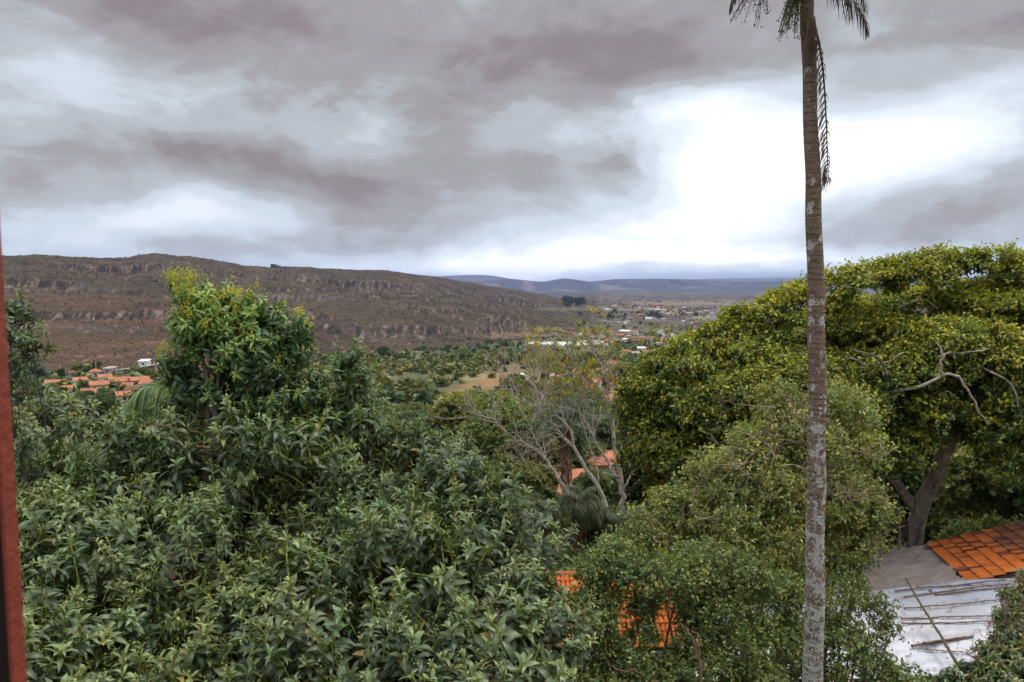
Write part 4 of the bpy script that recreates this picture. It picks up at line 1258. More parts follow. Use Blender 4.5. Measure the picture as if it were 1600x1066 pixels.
# px, py of the foot, width px, wall, roof, kind, storeys height factor
TOWN = {
    ('houses in the village on the far left', 'in the far left village'): [
        (82, 611, 32, 'white', 'orange', 'gable', .30), (98, 621, 14, 'white', 'orange', 'gable', .5), (146, 592, 19, 'cream', 'orange', 'hip', .2), (160, 601, 22, 'white', 'orange', 'gable', .4),
        (182, 608, 33, 'white', 'orange', 'gable', .25), (213, 606, 32, 'pink', 'orange', 'gable', .12), (150, 614, 30, 'cream', 'orange', 'gable', .2), (194, 617, 15, 'white', 'orange', 'gable', .6),
        (206, 623, 24, 'brick', 'brown', 'gable', .2), (187, 633, 18, 'cream', 'orange', 'gable', .3), (247, 632, 19, 'ochre', 'orange', 'gable', .35), (248, 580, 19, 'pink', 'pale', 'hip', .3),
        (223, 576, 10, 'white', 'white', 'flat', .2), (169, 587, 18, 'grey', 'pale', 'flat', .3), (120, 606, 22, 'white', 'orange', 'gable', .25), (135, 628, 24, 'cream', 'orange', 'gable', .25),
        (110, 594, 16, 'grey', 'brown', 'hip', .2), (226, 612, 20, 'white', 'orange', 'gable', .3)],
    ('houses in the street behind the bare trees', 'behind the bare trees'): [
        (907, 591, 18, 'cream', 'orange', 'gable', .5), (871, 598, 20, 'pink', 'pale', 'flat', .4), (924, 607, 34, 'white', 'orange', 'gable', .28), (904, 620, 44, 'white', 'red', 'gable', .2),
        (976, 584, 24, 'cream', 'orange', 'hip', .3), (964, 592, 16, 'ochre', 'orange', 'gable', .5), (959, 629, 24, 'white', 'orange', 'gable', .4), (957, 645, 18, 'brick', 'orange', 'gable', .6),
        (980, 673, 18, 'white', 'orange', 'gable', .7), (940, 588, 14, 'white', 'pale', 'flat', .4), (990, 602, 20, 'white', 'orange', 'gable', .4), (968, 612, 18, 'cream', 'red', 'gable', .4),
        (930, 660, 24, 'white', 'orange', 'gable', .4), (960, 576, 18, 'white', 'orange', 'gable', .4)],
    ('houses at the near edge of the town', 'at the near town edge'): [
        (1034, 560, 25, 'white', 'orange', 'gable', .44), (1012, 556, 17, 'cream', 'orange', 'gable', .3), (1020, 563, 22, 'brick', 'orange', 'gable', .25), (980, 555, 14, 'white', 'orange', 'hip', .4),
        (994, 557, 13, 'cream', 'pale', 'gable', .4), (1058, 545, 17, 'white', 'orange', 'hip', .3), (1076, 538, 16, 'white', 'orange', 'gable', .3), (1117, 532, 26, 'cream', 'orange', 'gable', .25),
        (1090, 531, 12, 'white', 'white', 'flat', .4), (1074, 529, 10, 'white', 'white', 'flat', .4), (1081, 534, 10, 'pink', 'orange', 'gable', .4), (1046, 566, 16, 'white', 'white', 'flat', .3),
        (1097, 556, 16, 'pink', 'orange', 'gable', .5), (1108, 551, 14, 'white', 'pale', 'flat', .6), (1003, 549, 12, 'white', 'white', 'flat', .3), (1038, 546, 12, 'white', 'pale', 'flat', .3),
        (1048, 578, 16, 'cream', 'orange', 'gable', .4), (1040, 570, 12, 'brick', 'orange', 'gable', .4)],
    ('houses beside the pale sports ground', 'beyond the pale bare ground'): [
        (939, 527, 12, 'white', 'white', 'flat', .55), (951, 526, 14, 'cream', 'orange', 'gable', .5), (930, 527, 12, 'pink', 'brown', 'gable', .4), (925, 530, 9, 'grey', 'pale', 'flat', .4),
        (977, 523, 17, 'pink', 'white', 'flat', .3), (993, 523, 10, 'white', 'orange', 'gable', .4), (970, 528, 10, 'brick', 'orange', 'gable', .4), (983, 531, 8, 'ochre', 'pale', 'flat', .7), (977, 534, 7, 'white', 'white', 'flat', .4),
        (1004, 531, 9, 'pink', 'orange', 'gable', .35), (992, 536, 12, 'brick', 'brown', 'hip', .25), (1044, 530, 15, 'white', 'pale', 'gable', .35), (1039, 536, 15, 'white', 'orange', 'gable', .3), (1036, 520, 7, 'white', 'pale', 'flat', .5),
        (866, 524, 9, 'cream', 'pale', 'hip', .3), (889, 524, 9, 'brick', 'brown', 'gable', .35), (899, 525, 8, 'brick', 'orange', 'gable', .4), (907, 526, 9, 'white', 'white', 'flat', .4), (917, 527, 6, 'brick', 'orange', 'gable', .4),
        (950, 536, 8, 'brick', 'orange', 'gable', .4), (1030, 540, 10, 'white', 'pale', 'gable', .3), (1056, 533, 9, 'cream', 'pale', 'gable', .3), (1062, 528, 8, 'white', 'orange', 'gable', .3)],
    ('houses on the far slope', 'on the distant slope'): [
        (942, 482, 6, 'grey', 'pale', 'flat', .4), (949, 486, 7, 'white', 'white', 'flat', .4), (960, 481, 8, 'pink', 'pale', 'gable', .4), (970, 482, 9, 'cream', 'brown', 'gable', .4), (978, 482, 5, 'brick', 'orange', 'gable', .6),
        (987, 481, 5, 'cream', 'pale', 'gable', .4), (1022, 480, 6, 'brick', 'red', 'gable', .4), (1033, 479, 7, 'brick', 'red', 'gable', .5), (1045, 480, 6, 'ochre', 'orange', 'gable', .5), (1028, 486, 7, 'white', 'white', 'flat', .3),
        (1037, 488, 8, 'cream', 'pale', 'gable', .3), (1055, 487, 7, 'pink', 'pale', 'gable', .4), (1070, 482, 5, 'white', 'white', 'flat', .2), (998, 498, 11, 'pink', 'brown', 'hip', .2), (1002, 494, 8, 'brick', 'orange', 'gable', .2),
        (1014, 500, 10, 'white', 'white', 'flat', .25), (1023, 500, 5, 'white', 'pale', 'flat', .3), (1037, 501, 7, 'pink', 'pale', 'gable', .3), (967, 506, 6, 'pink', 'pale', 'gable', .3), (981, 505, 7, 'cream', 'pale', 'gable', .3), (977, 507, 4, 'white', 'white', 'flat', .3)],
    ('houses of the distant quarter on the right', 'in the hazy distant quarter'): [
        (1104, 489, 9, 'pink', 'pale', 'gable', .35), (1117, 487, 13, 'pink', 'brown', 'gable', .5), (1112, 492, 7, 'brick', 'pale', 'gable', .3), (1130, 488, 7, 'white', 'white', 'flat', .3), (1137, 489, 8, 'white', 'orange', 'gable', .3),
        (1153, 489, 9, 'white', 'white', 'flat', .4), (1164, 487, 11, 'cream', 'orange', 'gable', .4), (1148, 492, 9, 'pink', 'orange', 'gable', .3), (1142, 495, 6, 'grey', 'pale', 'gable', .4), (1158, 491, 12, 'white', 'pale', 'gable', .3),
        (1117, 510, 10, 'white', 'red', 'hip', .35), (1088, 507, 7, 'brick', 'orange', 'gable', .5), (1082, 507, 4, 'white', 'white', 'flat', .5), (1106, 511, 6, 'pink', 'pale', 'gable', .4), (1130, 514, 6, 'white', 'white', 'flat', .5),
        (1146, 499, 6, 'brick', 'orange', 'gable', .3), (1095, 490, 6, 'cream', 'pale', 'gable', .4), (1068, 504, 5, 'white', 'white', 'flat', .3), (1125, 483, 8, 'cream', 'orange', 'gable', .4), (1172, 484, 9, 'white', 'orange', 'gable', .4)],
}
WN = {'white': 'white-walled', 'cream': 'cream-walled', 'pink': 'pinkish-walled', 'brick': 'brick-walled', 'grey': 'grey-walled', 'ochre': 'ochre-walled'}
RN = {'orange': 'orange tile roof', 'red': 'red tile roof', 'brown': 'dark brown roof', 'white': 'white sheet roof', 'pale': 'faded pale roof'}
rr_ = random.Random(3)
HPOS = []
for (grp, where), lst in TOWN.items():
    lst = sorted(lst)
    cnt = {}
    for h in lst:
        cnt[(h[3], h[4])] = cnt.get((h[3], h[4]), 0) + 1
    seen = {}
    for (px, py, wp, wa, ro, kd, hf) in lst:
        p = cast(px, py)
        Y = p[1]
        ww = max(5.5, min(24, wp / F * Y))
        hh = min(6.2, max(2.7, hf * ww))
        if 'village' in grp:
            ww *= .86; hh = max(hh, 3.6)
        dd = min(max(5.0, ww * rr_.uniform(.6, .9)), 11)
        rz = rr_.uniform(-.5, .5) - p[0] / Y * .6
        r = house((p[0], p[1] + dd / 2, p[2] + .0), ww, dd, hh, rz, wa, ro, kd, pitch=rr_.uniform(.4, .55), far=wp < 20)
        HPOS.append((p[0], p[1] + dd / 2, max(ww, dd) * .75))
        k = (wa, ro); seen[k] = seen.get(k, 0) + 1
        o_ = ORD[seen[k] - 1] + ' of its colours ' if cnt[k] > 1 else 'only such '
        lab = ('%s house with %s, %s%s' % (WN[wa], RN[ro], ORD[seen[k] - 1].replace('from the left', 'from left') + ' ' if cnt[k] > 1 else '', where))
        tag(r, lab, 'house', grp)

# near house below the bare trees
hp = P(958, 790, 76); hp[2] = gz(hp[0], hp[1])
r = house((P(936, 778, 76)[0], 76 + 2.2, P(958, 782, 76)[2]), 7.4, 4.4, 3.6, -.08, 'white', 'orange', 'gable', pitch=.34)
tag(r, 'white-walled house with bright orange roof just behind the bare trees', 'house')
r = house((P(855, 740, 84)[0], 84, P(855, 742, 84)[2]), 8, 5, 1.6, .35, 'brick', 'orange', 'gable', pitch=.5)
tag(r, 'low brick outbuilding with faded orange roof left of the near white house', 'shed')
r = house((P(872, 815, 58)[0], 58, P(872, 812, 58)[2]), 3.4, 4, 2.6, .3, 'white', 'orange', 'gable', pitch=.5)
tag(r, 'small white house with orange roof half hidden under palm fronds', 'house')
# white gabled building behind the creeper covered tree
p = cast(818, 603)
r = house((p[0] - 1, p[1], p[2]), 3.0, 4.2, 4.6, .5, 'white', 'white', 'flat', pitch=.5, name='house', over=.3)
tag(r, 'tall narrow white building beside the round creeper covered tree', 'house')

# ---- tiled roofs built tile by tile
def tile_roof(root, A, B, up, L, m, rng, tw=.19, tl=.36, old=None, worn=.14):
    """A->B eave line, `up` direction of the slope, L slope length; every clay tile is a shaped half-round"""
    A, B, up = [np.asarray(v, float) for v in (A, B, up)]
    up /= np.linalg.norm(up); e = B - A; W = np.linalg.norm(e); e /= W
    nrm = np.cross(e, up); nrm *= np.sign(nrm[2])
    na_, nl = int(W / tw), int(L / tl)
    b = Buf()
    prof = [(-.5, -.25), (-.33, .02), (-.1, .26), (.14, .3), (.36, .1), (.5, -.25)]
    sag = fbm(np.arange(nl + 1) * .3, np.arange(nl + 1) * 0, 2, 4) * .04
    for i in range(na_):
        for j in range(nl):
            o = A + e * ((i + .5) * W / na_) + up * (j * tl) + nrm * (.02 + sag[j])
            t_ = rng.normal() * .025; lift = rng.uniform(0, .015)
            if rng.random() < .02: t_ += .15
            V = []
            for q, hgt in ((-.04, .045), (tl, .0)):
                tap = 1.0 if q < 0 else .84
                for (a_, z_) in prof:
                    V.append(o + e * (a_ * tw * 1.06 * tap + t_ * q) + up * q + nrm * (z_ * tw * .85 + hgt + lift))
            V = np.array(V)
            Vb = V[:6] - nrm * .014
            V = np.vstack([V, Vb])
            Q = [(k, k + 1, k + 7, k + 6) for k in range(5)] + [(k, k + 12, k + 13, k + 1) for k in range(5)]
            u = vn(np.array([i * .35 + 9]), np.array([j * .8 + 4]), 91)[0] * .6 + rng.random() * .4
            c = np.array((.66, .165, .03)) * rng.uniform(.78, 1.12)
            if u > 1 - worn * 2.2 or rng.random() < worn * .5:
                c = np.array((.22, .065, .030)) * rng.uniform(.6, 1.4)
            if old is not None and old(i, j, rng):
                c = np.array((.24, .085, .045)) * rng.uniform(.6, 1.5)
            b.add(V, Q, np.array(c))
    o = b.out('roof', m, root, origin=np.array(root.location))
    # boarding under the tiles
    b = Buf()
    c0 = [A, B, B + up * L, A + up * L]
    V = [p - nrm * .06 for p in c0] + [p - nrm * .12 for p in c0]
    b.add(V, [(0, 1, 2, 3), (4, 7, 6, 5), (0, 4, 5, 1), (1, 5, 6, 2), (2, 6, 7, 3), (3, 7, 4, 0)], (.08, .045, .03))
    b.out('roof_boarding', M['bark'], root, origin=np.array(root.location))


M['tile'] = mat('clay_tile', attr=True, rough=.82, var=.3, vs=9, bump=.3, bs=40)
rng = np.random.default_rng(12)
root = empty('tiled_shed', (15, 23.4, -11.2), 'long shed with weathered orange clay tile roof at the right edge', 'shed')
A, B = P(1449, 852, 25.0), P(1514, 911, 21.9)
tile_roof(root, B, A, (1, .05, .22), 8.2, M['tile'], rng, tw=.158, tl=.37, old=lambda i, j, r: (j > 5 + r.uniform(-.6, .6) and i > 6 + r.uniform(-1, 1)) or (j > 11))
b = Buf()
wx0 = 13.4
b.box(wx0, 20.6, 21.9, 22.05, -13, -8.6, (.6, .56, .5)); b.box(wx0, 20.6, 24.7, 24.85, -13, -8.6, (.6, .56, .5)); b.box(wx0, wx0 + .15, 22.05, 24.7, -13, -8.75, (.6, .56, .5))
b.out('wall', M['bark'], root, origin=np.array(root.location))

rng = np.random.default_rng(14)
root = empty('tiled_house', (2.0, 24.5, -15), 'house with bright orange tile roof glimpsed through the small-leaved tree', 'house')
A, B = P(815, 1020, 22.5), P(1085, 1005, 22.5)
A[2] = B[2] = P(900, 1012, 22.5)[2]
tile_roof(root, A, B, (0, 1, .42), 3.0, M['tile'], rng, tw=.14, tl=.3, worn=.06)
# far slope of that roof, its ridge and walls
b = Buf()
ry = 22.5 + 3.0 * .92; rz_ = A[2] + 3.0 * .387
b.add([(A[0], ry, rz_), (B[0], ry, rz_), (B[0], ry + 2.8, A[2]), (A[0], ry + 2.8, A[2])], [(0, 1, 2, 3)], (.55, .16, .04))
b.tube([(A[0], ry, rz_ + .02), (B[0], ry, rz_ + .02)], [.09, .09], 8, (.55, .15, .04))
b.out('back_slope', M['tile'], root, origin=np.array(root.location))
b = Buf(); b.box(A[0] + .3, B[0] - .3, 22.9, 27.6, -17, A[2] - .05, (.65, .62, .58))
b.out('wall', M['bark'], root, origin=np.array(root.location))


# ---- tarpaulins
def tarp(name, corners, label, m, seed, nx=70, ny=60, wr=.05, folds=14, sag=.12, thick=.012, c=(1, 1, 1), dirt=None, tear=0):
    a, b_, c_, d_ = [np.asarray(p, float) for p in corners]     # near left, near right, far right, far left
    u, v = np.meshgrid(np.linspace(0, 1, nx), np.linspace(0, 1, ny))
    U, Vv = u[..., None], v[..., None]
    p = a * (1 - U) * (1 - Vv) + b_ * U * (1 - Vv) + c_ * U * Vv + d_ * (1 - U) * Vv
    p[..., 0] += fbm(v * 5, v * 0, 3, seed) * .09 * (u * 2 - 1)
    p[..., 1] += fbm(u * 5, u * 0, 3, seed + 1) * .07
    p[..., 2] += wr * fbm(u * folds * .35 + v * 2, v * folds, 4, seed + 2) + wr * .8 * np.abs(fbm(u * 6 + v * 3, v * 5 - u * 3, 3, seed + 3)) - sag * np.sin(math.pi * u) * np.sin(math.pi * v * 2) ** 2 * .5
    ii = np.arange(nx * ny).reshape(ny, nx)
    Q = np.stack([ii[:-1, :-1], ii[:-1, 1:], ii[1:, 1:], ii[1:, :-1]], -1).reshape(-1, 4)
    V = p.reshape(-1, 3); o = V.mean(0)
    ob = mesh(name, V - o, Q, m, None, None, smooth=True)
    ob.location = o
    md = ob.modifiers.new('thickness', 'SOLIDIFY'); md.thickness = thick
    tag(ob, label, 'tarpaulin')
    return p


def tarp_extra(t, c, vec):
    d = t.ramp(t.noise(vec, 1.1, 5, .6, 1.2), [(.35, (1, 1, 1)), (.7, (.80, .74, .70))])
    return t.mix(.9, c, d, 'MULTIPLY')


def brown_extra(t, c, vec):
    d = t.ramp(t.noise(vec, .7, 5, .6, 1.8), [(.3, (.8, .78, .78)), (.5, (1, 1, 1)), (.68, (1.15, 1.15, 1.18)), (.76, (1.9, 2, 2.1)), (.8, (1.1, 1.1, 1.1))])
    return t.mix(1., c, d, 'MULTIPLY')


M['tarp'] = mat('white_plastic', (.45, .45, .50), rough=.45, var=.06, vs=3, bump=.25, bs=4, spec=.4, extra=tarp_extra)
M['tarpb'] = mat('brown_plastic', (.36, .27, .23), rough=.4, var=.08, vs=3, bump=.3, bs=3, spec=.5, extra=brown_extra)
tarp('tarpaulin', [P(1290, 948, 21.6), P(1512, 914, 21.75), P(1452, 851, 25.1), P(1300, 876, 25.0)], 'brownish grey plastic sheet pinned below the edge of the clay tile roof', M['tarpb'], 5, wr=.14, sag=.2)
tp = tarp('tarpaulin', [P(1080, 1062, 17.2), P(1530, 1058, 17.9), P(1592, 903, 21.6), P(1130, 948, 21.5)], 'big white plastic sheet held down by bamboo poles', M['tarp'], 9, nx=110, wr=.10, folds=9, sag=.12)
tarp('tarpaulin', [P(1262, 1110, 12.6), P(1322, 1120, 12.6), P(1335, 1060, 13.4), P(1283, 1046, 13.4)], 'folded greyish sheet at the foot of the palm trunk', M['tarpb'], 11, nx=30, ny=20, wr=.03)
# what the sheets lie on
root = empty('roof_scaffold', (10.5, 20.5, -12), 'rough timber frame standing under the plastic sheets', 'frame')
b = Buf()
for (x, y) in [(6.2, 18.6), (9.0, 18.6), (11.0, 18.7), (6.8, 21), (9.8, 21.2), (12.4, 21.3), (10.3, 24.2), (12.2, 24.4)]:
    zt = -8.9 if y < 20 else -8.85
    b.tube([(x, y, -12.2), (x + .05, y, zt)], [.06, .05], 7, (.16, .11, .07))
b.out('posts', M['bark'], root, origin=(10.5, 20.5, -12)); tag(bpy.data.objects[-1] if False else root)
b = Buf()
for y, z, x0, x1 in [(18.8, -9.05, 5.6, 11.3), (21.1, -8.75, 5.8, 12.8), (24.4, -8.72, 9.6, 13)]:
    b.tube([(x0, y, z), ((x0 + x1) / 2, y, z - .04), (x1, y, z)], [.05, .05, .05], 7, (.16, .11, .07))
b.out('beams', M['bark'], root, origin=(10.5, 20.5, -12))

# fallen leaves lying on the sheets
rng = np.random.default_rng(66)
flat_ = tp.reshape(-1, 3)
V, Q, Cl = [], [], []
for i in range(420):
    q = flat_[rng.integers(0, len(flat_))] + [rng.normal() * .05, rng.normal() * .05, .035]
    a_ = rng.random() * 6.283; L_ = rng.uniform(.03, .075); u = np.array([math.cos(a_), math.sin(a_), 0]); v = np.array([-u[1], u[0], 0]) * .3
    V += [q - u * L_, q - v * L_ + [0, 0, .006], q + u * L_, q + v * L_ + [0, 0, .006]]; Q.append((4 * i, 4 * i + 1, 4 * i + 2, 4 * i + 3))
    Cl += [np.array([(.16, .09, .045), (.10, .055, .03), (.20, .16, .05)][rng.integers(0, 3)])] * 4
tag(mesh('fallen_leaves', np.array(V), np.array(Q), M['leaf'], None, np.array(Cl)), 'brown fallen leaves scattered over the white sheet', None, None, 'stuff')

# bamboo poles lying on the white sheet
BAM = (.21, .125, .09)
poles = [((1398, 926), (1572, 909), 'topmost thin bamboo pole along the upper edge of the white sheet'),
         ((1412, 935), (1578, 914), 'second bamboo pole from the top of the white sheet'),
         ((1460, 932), (1580, 919), 'short bamboo pole third from the top of the white sheet'),
         ((1412, 953), (1572, 938), 'fourth bamboo pole from the top, lying alone across the white sheet'),
         ((1408, 969), (1556, 965), 'upper of the two parallel bamboo poles in the middle of the white sheet'),
         ((1408, 976), (1554, 973), 'lower of the two parallel bamboo poles in the middle of the white sheet'),
         ((1424, 1012), (1520, 997), 'thick double bamboo pole low on the white sheet'),
         ((1436, 1016), (1512, 1022), 'lowest thin bamboo pole on the white sheet')]


def on_tarp(px, py):
    X, Y = pix(tp)
    k = np.argmin((X - px) ** 2 + (Y - py) ** 2)
    p = tp.reshape(-1, 3)[k]
    return P(px, py, p[1])


rng = np.random.default_rng(15)
for i, (a, c, lab) in enumerate(poles):
    p, q = on_tarp(*a), on_tarp(*c)
    n = 26
    s_ = bend(p + [0, -.02, .05], q + [0, -.02, .05], n, rng, .012)
    b = Buf()
    rad = np.linspace(.021, .014, n) * (1.5 if i == 6 else 1) * (.7 if i == 7 else 1)
    rad = rad * (1 + .25 * (np.arange(n) % 4 == 0))
    b.tube(s_ - p, rad, 7, np.array(BAM) * rng.uniform(.8, 1.2))
    if i == 6:
        b.tube(bend(p + [.3, 0, .12], q + [-.2, -.05, .06], n, rng, .012) - p, rad * .8, 7, BAM)
    for k in range(14):
        s0 = s_[rng.integers(2, n - 1)] - p
        b.tube([s0, s0 + [rng.normal() * .09, -.03, -.02 - rng.random() * .1]], [.008, .003], 4, BAM)
    o = b.out('bamboo_pole', M['bark'], smooth=True); o.location = p
    tag(o, lab, 'pole', 'bamboo poles on the white sheet')
p, q = P(1415, 903, 21.0), P(1500, 1046, 17.7)
b = Buf(); s_ = bend(p, q, 18, rng, .008)
b.tube(s_ - p, np.linspace(.022, .04, 18), 7, (.10, .085, .05))
for k in range(12):
    s0 = s_[rng.integers(1, 17)] - p
    b.tube([s0, s0 + rng.normal(size=3) * .07], [.01, .003], 4, (.10, .085, .05))
o = b.out('bamboo_pole', M['bark'], smooth=True); o.location = p
tag(o, 'long slanting pole crossing over all the other poles on the white sheet', 'pole', 'bamboo poles on the white sheet')
p, q = P(1406, 858, 24.9), P(1404, 803, 24.9)
b = Buf(); b.tube(bend(p - p, q - p, 8, rng, .02), np.linspace(.035, .025, 8), 6, (.24, .16, .10))
b.tube([(q - p) * .55, (q - p) * .55 + [.12, 0, .15]], [.02, .008], 5, (.24, .16, .10))
o = b.out('wooden_stake', M['bark']); o.location = p
tag(o, 'upright wooden stake in front of the big tree trunk', 'stake')

# ================================================================== bare trees in the centre
print('bare trees')
YC = 40.
BARE = (.36, .30, .25)


def bare_tree(label, base, stems, seed, leafy=None, c=BARE):
    rng = np.random.default_rng(seed)
    base = np.asarray(base, float)
    root = empty('bare_tree', base, label, 'tree', 'bare branched trees in the centre')
    b = Buf(); tips = []
    for st_ in stems:
        pts = spline([P(*p) if len(p) == 3 else P(p[0], p[1], YC) for p in st_[0]], 20)
        pts[2:-1] += rng.normal(size=(17, 3)) * .03
        b.tube(pts, np.linspace(st_[1], st_[2], 20) * .62, 8, np.array(c) * rng.uniform(.85, 1.1))
        nb = max(1, int(st_[3] * .75))
        for i in range(nb):
            k = rng.integers(7, 20)
            d = pts[k] - pts[k - 2]; d /= np.linalg.norm(d)
            grow(b, pts[k], d * .6 + rng.normal(size=3) * .6 + [0, 0, .35], rng.uniform(.8, 1.8), max(.035, np.linspace(st_[1], st_[2], 20)[k] * .38), 3, rng, c, .65, .22, .2, tips, minr=.010, sides=5, kids=(2, 3))
        grow(b, pts[-1], pts[-1] - pts[-3] + [0, 0, .1], rng.uniform(.8, 1.5), st_[2] * .6, 3, rng, c, .6, .2, .18, tips, minr=.010, sides=5, kids=(2, 3))
    b.out('trunk', M['bark'], root, origin=base)
    if leafy:
        pos = np.array([t[0] for t in tips]); X, Yp = pix(pos)
        keep = leafy(X, Yp, rng)
        pos = pos[keep]
        pos = pos + rng.normal(size=pos.shape) * .15
        V, Q, Cc = place(LFT, pos, rng.normal(size=pos.shape) + [0, 0, 1.], rng.uniform(.5, 1.1, len(pos)), [(.20, .19, .03), (.50, .40, .03), (.3, .22, .15), (.5, .3, .1)], seed, rng.uniform(-.4, .8, len(pos)), .2)
        mesh('foliage', V - base, Q, M['leaf'], root, Cc)
    return root


LFT = [sprig_tpl(200 + s, n=18, L=.17, W=.07, rad=.26, stems=3, droop=.3) for s in range(5)]
b0 = P(972, 802, YC); b0[2] = gz(b0[0], YC)
bare_tree('pale bare tree with tallest straight trunk and sparse yellow leaves on top', b0, [
    ([(972, 830), (972, 780), (968, 740), (962, 700), (955, 655)], .26, .13, 4),
    ([(955, 655), (948, 625), (930, 600), (905, 575)], .13, .04, 4),
    ([(958, 670), (962, 630), (975, 600), (1010, 570)], .11, .04, 4),
    ([(955, 655), (950, 610), (945, 570), (940, 550)], .10, .035, 4),
    ([(970, 760), (950, 720), (930, 690), (925, 650), (918, 630)], .12, .05, 4),
    ([(972, 770), (985, 745), (995, 730)], .10, .05, 2)], 3, lambda X, Y, r: (Y < 612) & (r.random(len(X)) < .6), c=(.36, .27, .22))
b1 = P(952, 815, YC - 1); b1[2] = gz(b1[0], YC - 1)
bare_tree('leaning bare tree whose pale boughs sweep up in front of the brown palm', b1, [
    ([(958, 820, 39), (938, 768, 39), (915, 730, 39), (898, 700, 39), (892, 670, 39), (872, 652, 39)], .20, .09, 3),
    ([(898, 700, 39), (880, 685, 39), (865, 672, 39)], .09, .04, 3),
    ([(872, 652, 39), (850, 642, 39), (836, 636, 39)], .07, .03, 4),
    ([(872, 652, 39), (858, 630, 39), (850, 612, 39)], .06, .03, 3),
    ([(935, 760, 39), (930, 720, 39), (918, 690, 39), (905, 640, 39)], .08, .03, 3),
    ([(905, 640, 39), (895, 610, 39), (880, 590, 39)], .05, .02, 3)], 5, lambda X, Y, r: (Y < 618) & (r.random(len(X)) < .6), c=(.38, .32, .24))
b2 = P(905, 818, 37); b2[2] = gz(b2[0], 37)
bare_tree('lowest bare tree spreading far left with tangled thin grey branches', b2, [
    ([(910, 822, 37), (888, 775, 37), (870, 745, 37), (850, 715, 37), (832, 700, 37)], .18, .08, 3),
    ([(850, 715, 37), (838, 690, 37), (828, 665, 37), (815, 640, 37)], .09, .04, 5),
    ([(832, 700, 37), (808, 688, 37), (790, 675, 37), (775, 655, 37)], .07, .03, 5),
    ([(815, 640, 37), (810, 620, 37), (805, 608, 37)], .04, .02, 3),
    ([(828, 665, 37), (838, 640, 37), (850, 625, 37)], .045, .02, 4),
    ([(890, 780, 37), (870, 770, 37), (850, 760, 37)], .06, .03, 2)], 8, None, c=(.34, .27, .22))

# ================================================================== palms further off
def palm(name, label, base, H, L, n, seed, c=(.05, .075, .03), tr=.18, skirt=0, droop=1.5, leaf=.55, w=.05, group=None, cat='palm', elr=(10, 80), nl=26, trc=(.17, .12, .08), lean=(0, 0)):
    rng = np.random.default_rng(seed)
    base = np.asarray(base, float)
    root = empty(name, base, label, cat, group)
    b = Buf(); topp = base + [lean[0], lean[1], H]
    b.tube(bend(base - [0, 0, .5], topp, 14, rng, .015), np.linspace(tr * 1.2, tr * .85, 14), 10, trc)
    b.out('trunk', M['bark'], root, origin=base)
    b = Buf()
    for i in range(n):
        frond(b, topp, i * 2.4 + rng.normal() * .15, R(rng.uniform(*elr)), L * rng.uniform(.8, 1.1), rng, leaf=leaf, droop=droop * rng.uniform(.8, 1.2), n=nl, w=w, c=c, cr=(.12, .1, .04), r0=.03, hang=.5)
    b.out('frond_crown', M['frond'], root, origin=base)
    if skirt:
        b = Buf()
        for i in range(70):
            a_ = rng.random() * 6.283; z0 = rng.uniform(-skirt, .0)
            p = topp + [math.cos(a_) * tr, math.sin(a_) * tr, z0]
            e = p + [math.cos(a_) * .12 * rng.random(), math.sin(a_) * .12 * rng.random(), -rng.uniform(.5, 1.3)]
            b.tube([p, (p + e) / 2 + [math.cos(a_) * .12, math.sin(a_) * .12, .05], e], [.05, .04, .01], 4, np.array((.22, .115, .06)) * rng.uniform(.5, 1.3))
        b.out('dead_skirt', M['bark'], root, origin=base)
    return root


pb = P(884, 752, 52); pb[2] = gz(pb[0], 52)
palm('palm_tree', 'shaggy palm with thick brown skirted trunk behind the bare branches', pb, P(880, 655, 52)[2] - pb[2], 3.0, 30, 31, c=(.055, .08, .04), tr=.24, skirt=4.2, droop=2.2, leaf=.7, w=.06, trc=(.2, .11, .06))
pb = cast(57, 606)
palm('palm_tree', 'round headed palm beside the village at the far left', pb, P(57, 588, pb[1])[2] - pb[2], pb[1] * 30 / F, 36, 33, c=(.075, .105, .05), tr=.35, droop=1.7, leaf=pb[1] * 10 / F, w=pb[1] * 1.1 / F, nl=22)
pb = cast(178, 612); 
palm('palm_tree', 'small palm standing among the orange roofs of the village', pb, P(178, 606, pb[1])[2] - pb[2], pb[1] * 15 / F, 24, 34, c=(.045, .07, .035), tr=.25, droop=1.7, leaf=pb[1] * 6 / F, w=pb[1] * .9 / F, nl=18)
pb = np.array([P(255, 660, 12)[0], 12.5, gz(P(255, 660, 12)[0], 12.5)])
root = palm('palm_tree', 'palm with arching light green fronds showing above the left canopy', pb, P(262, 668, 12.5)[2] - pb[2], 1.5, 9, 35, c=(.14, .20, .085), tr=.14, droop=2.4, leaf=.5, w=.035, elr=(30, 75), nl=40)
b = Buf(); rng = np.random.default_rng(2)
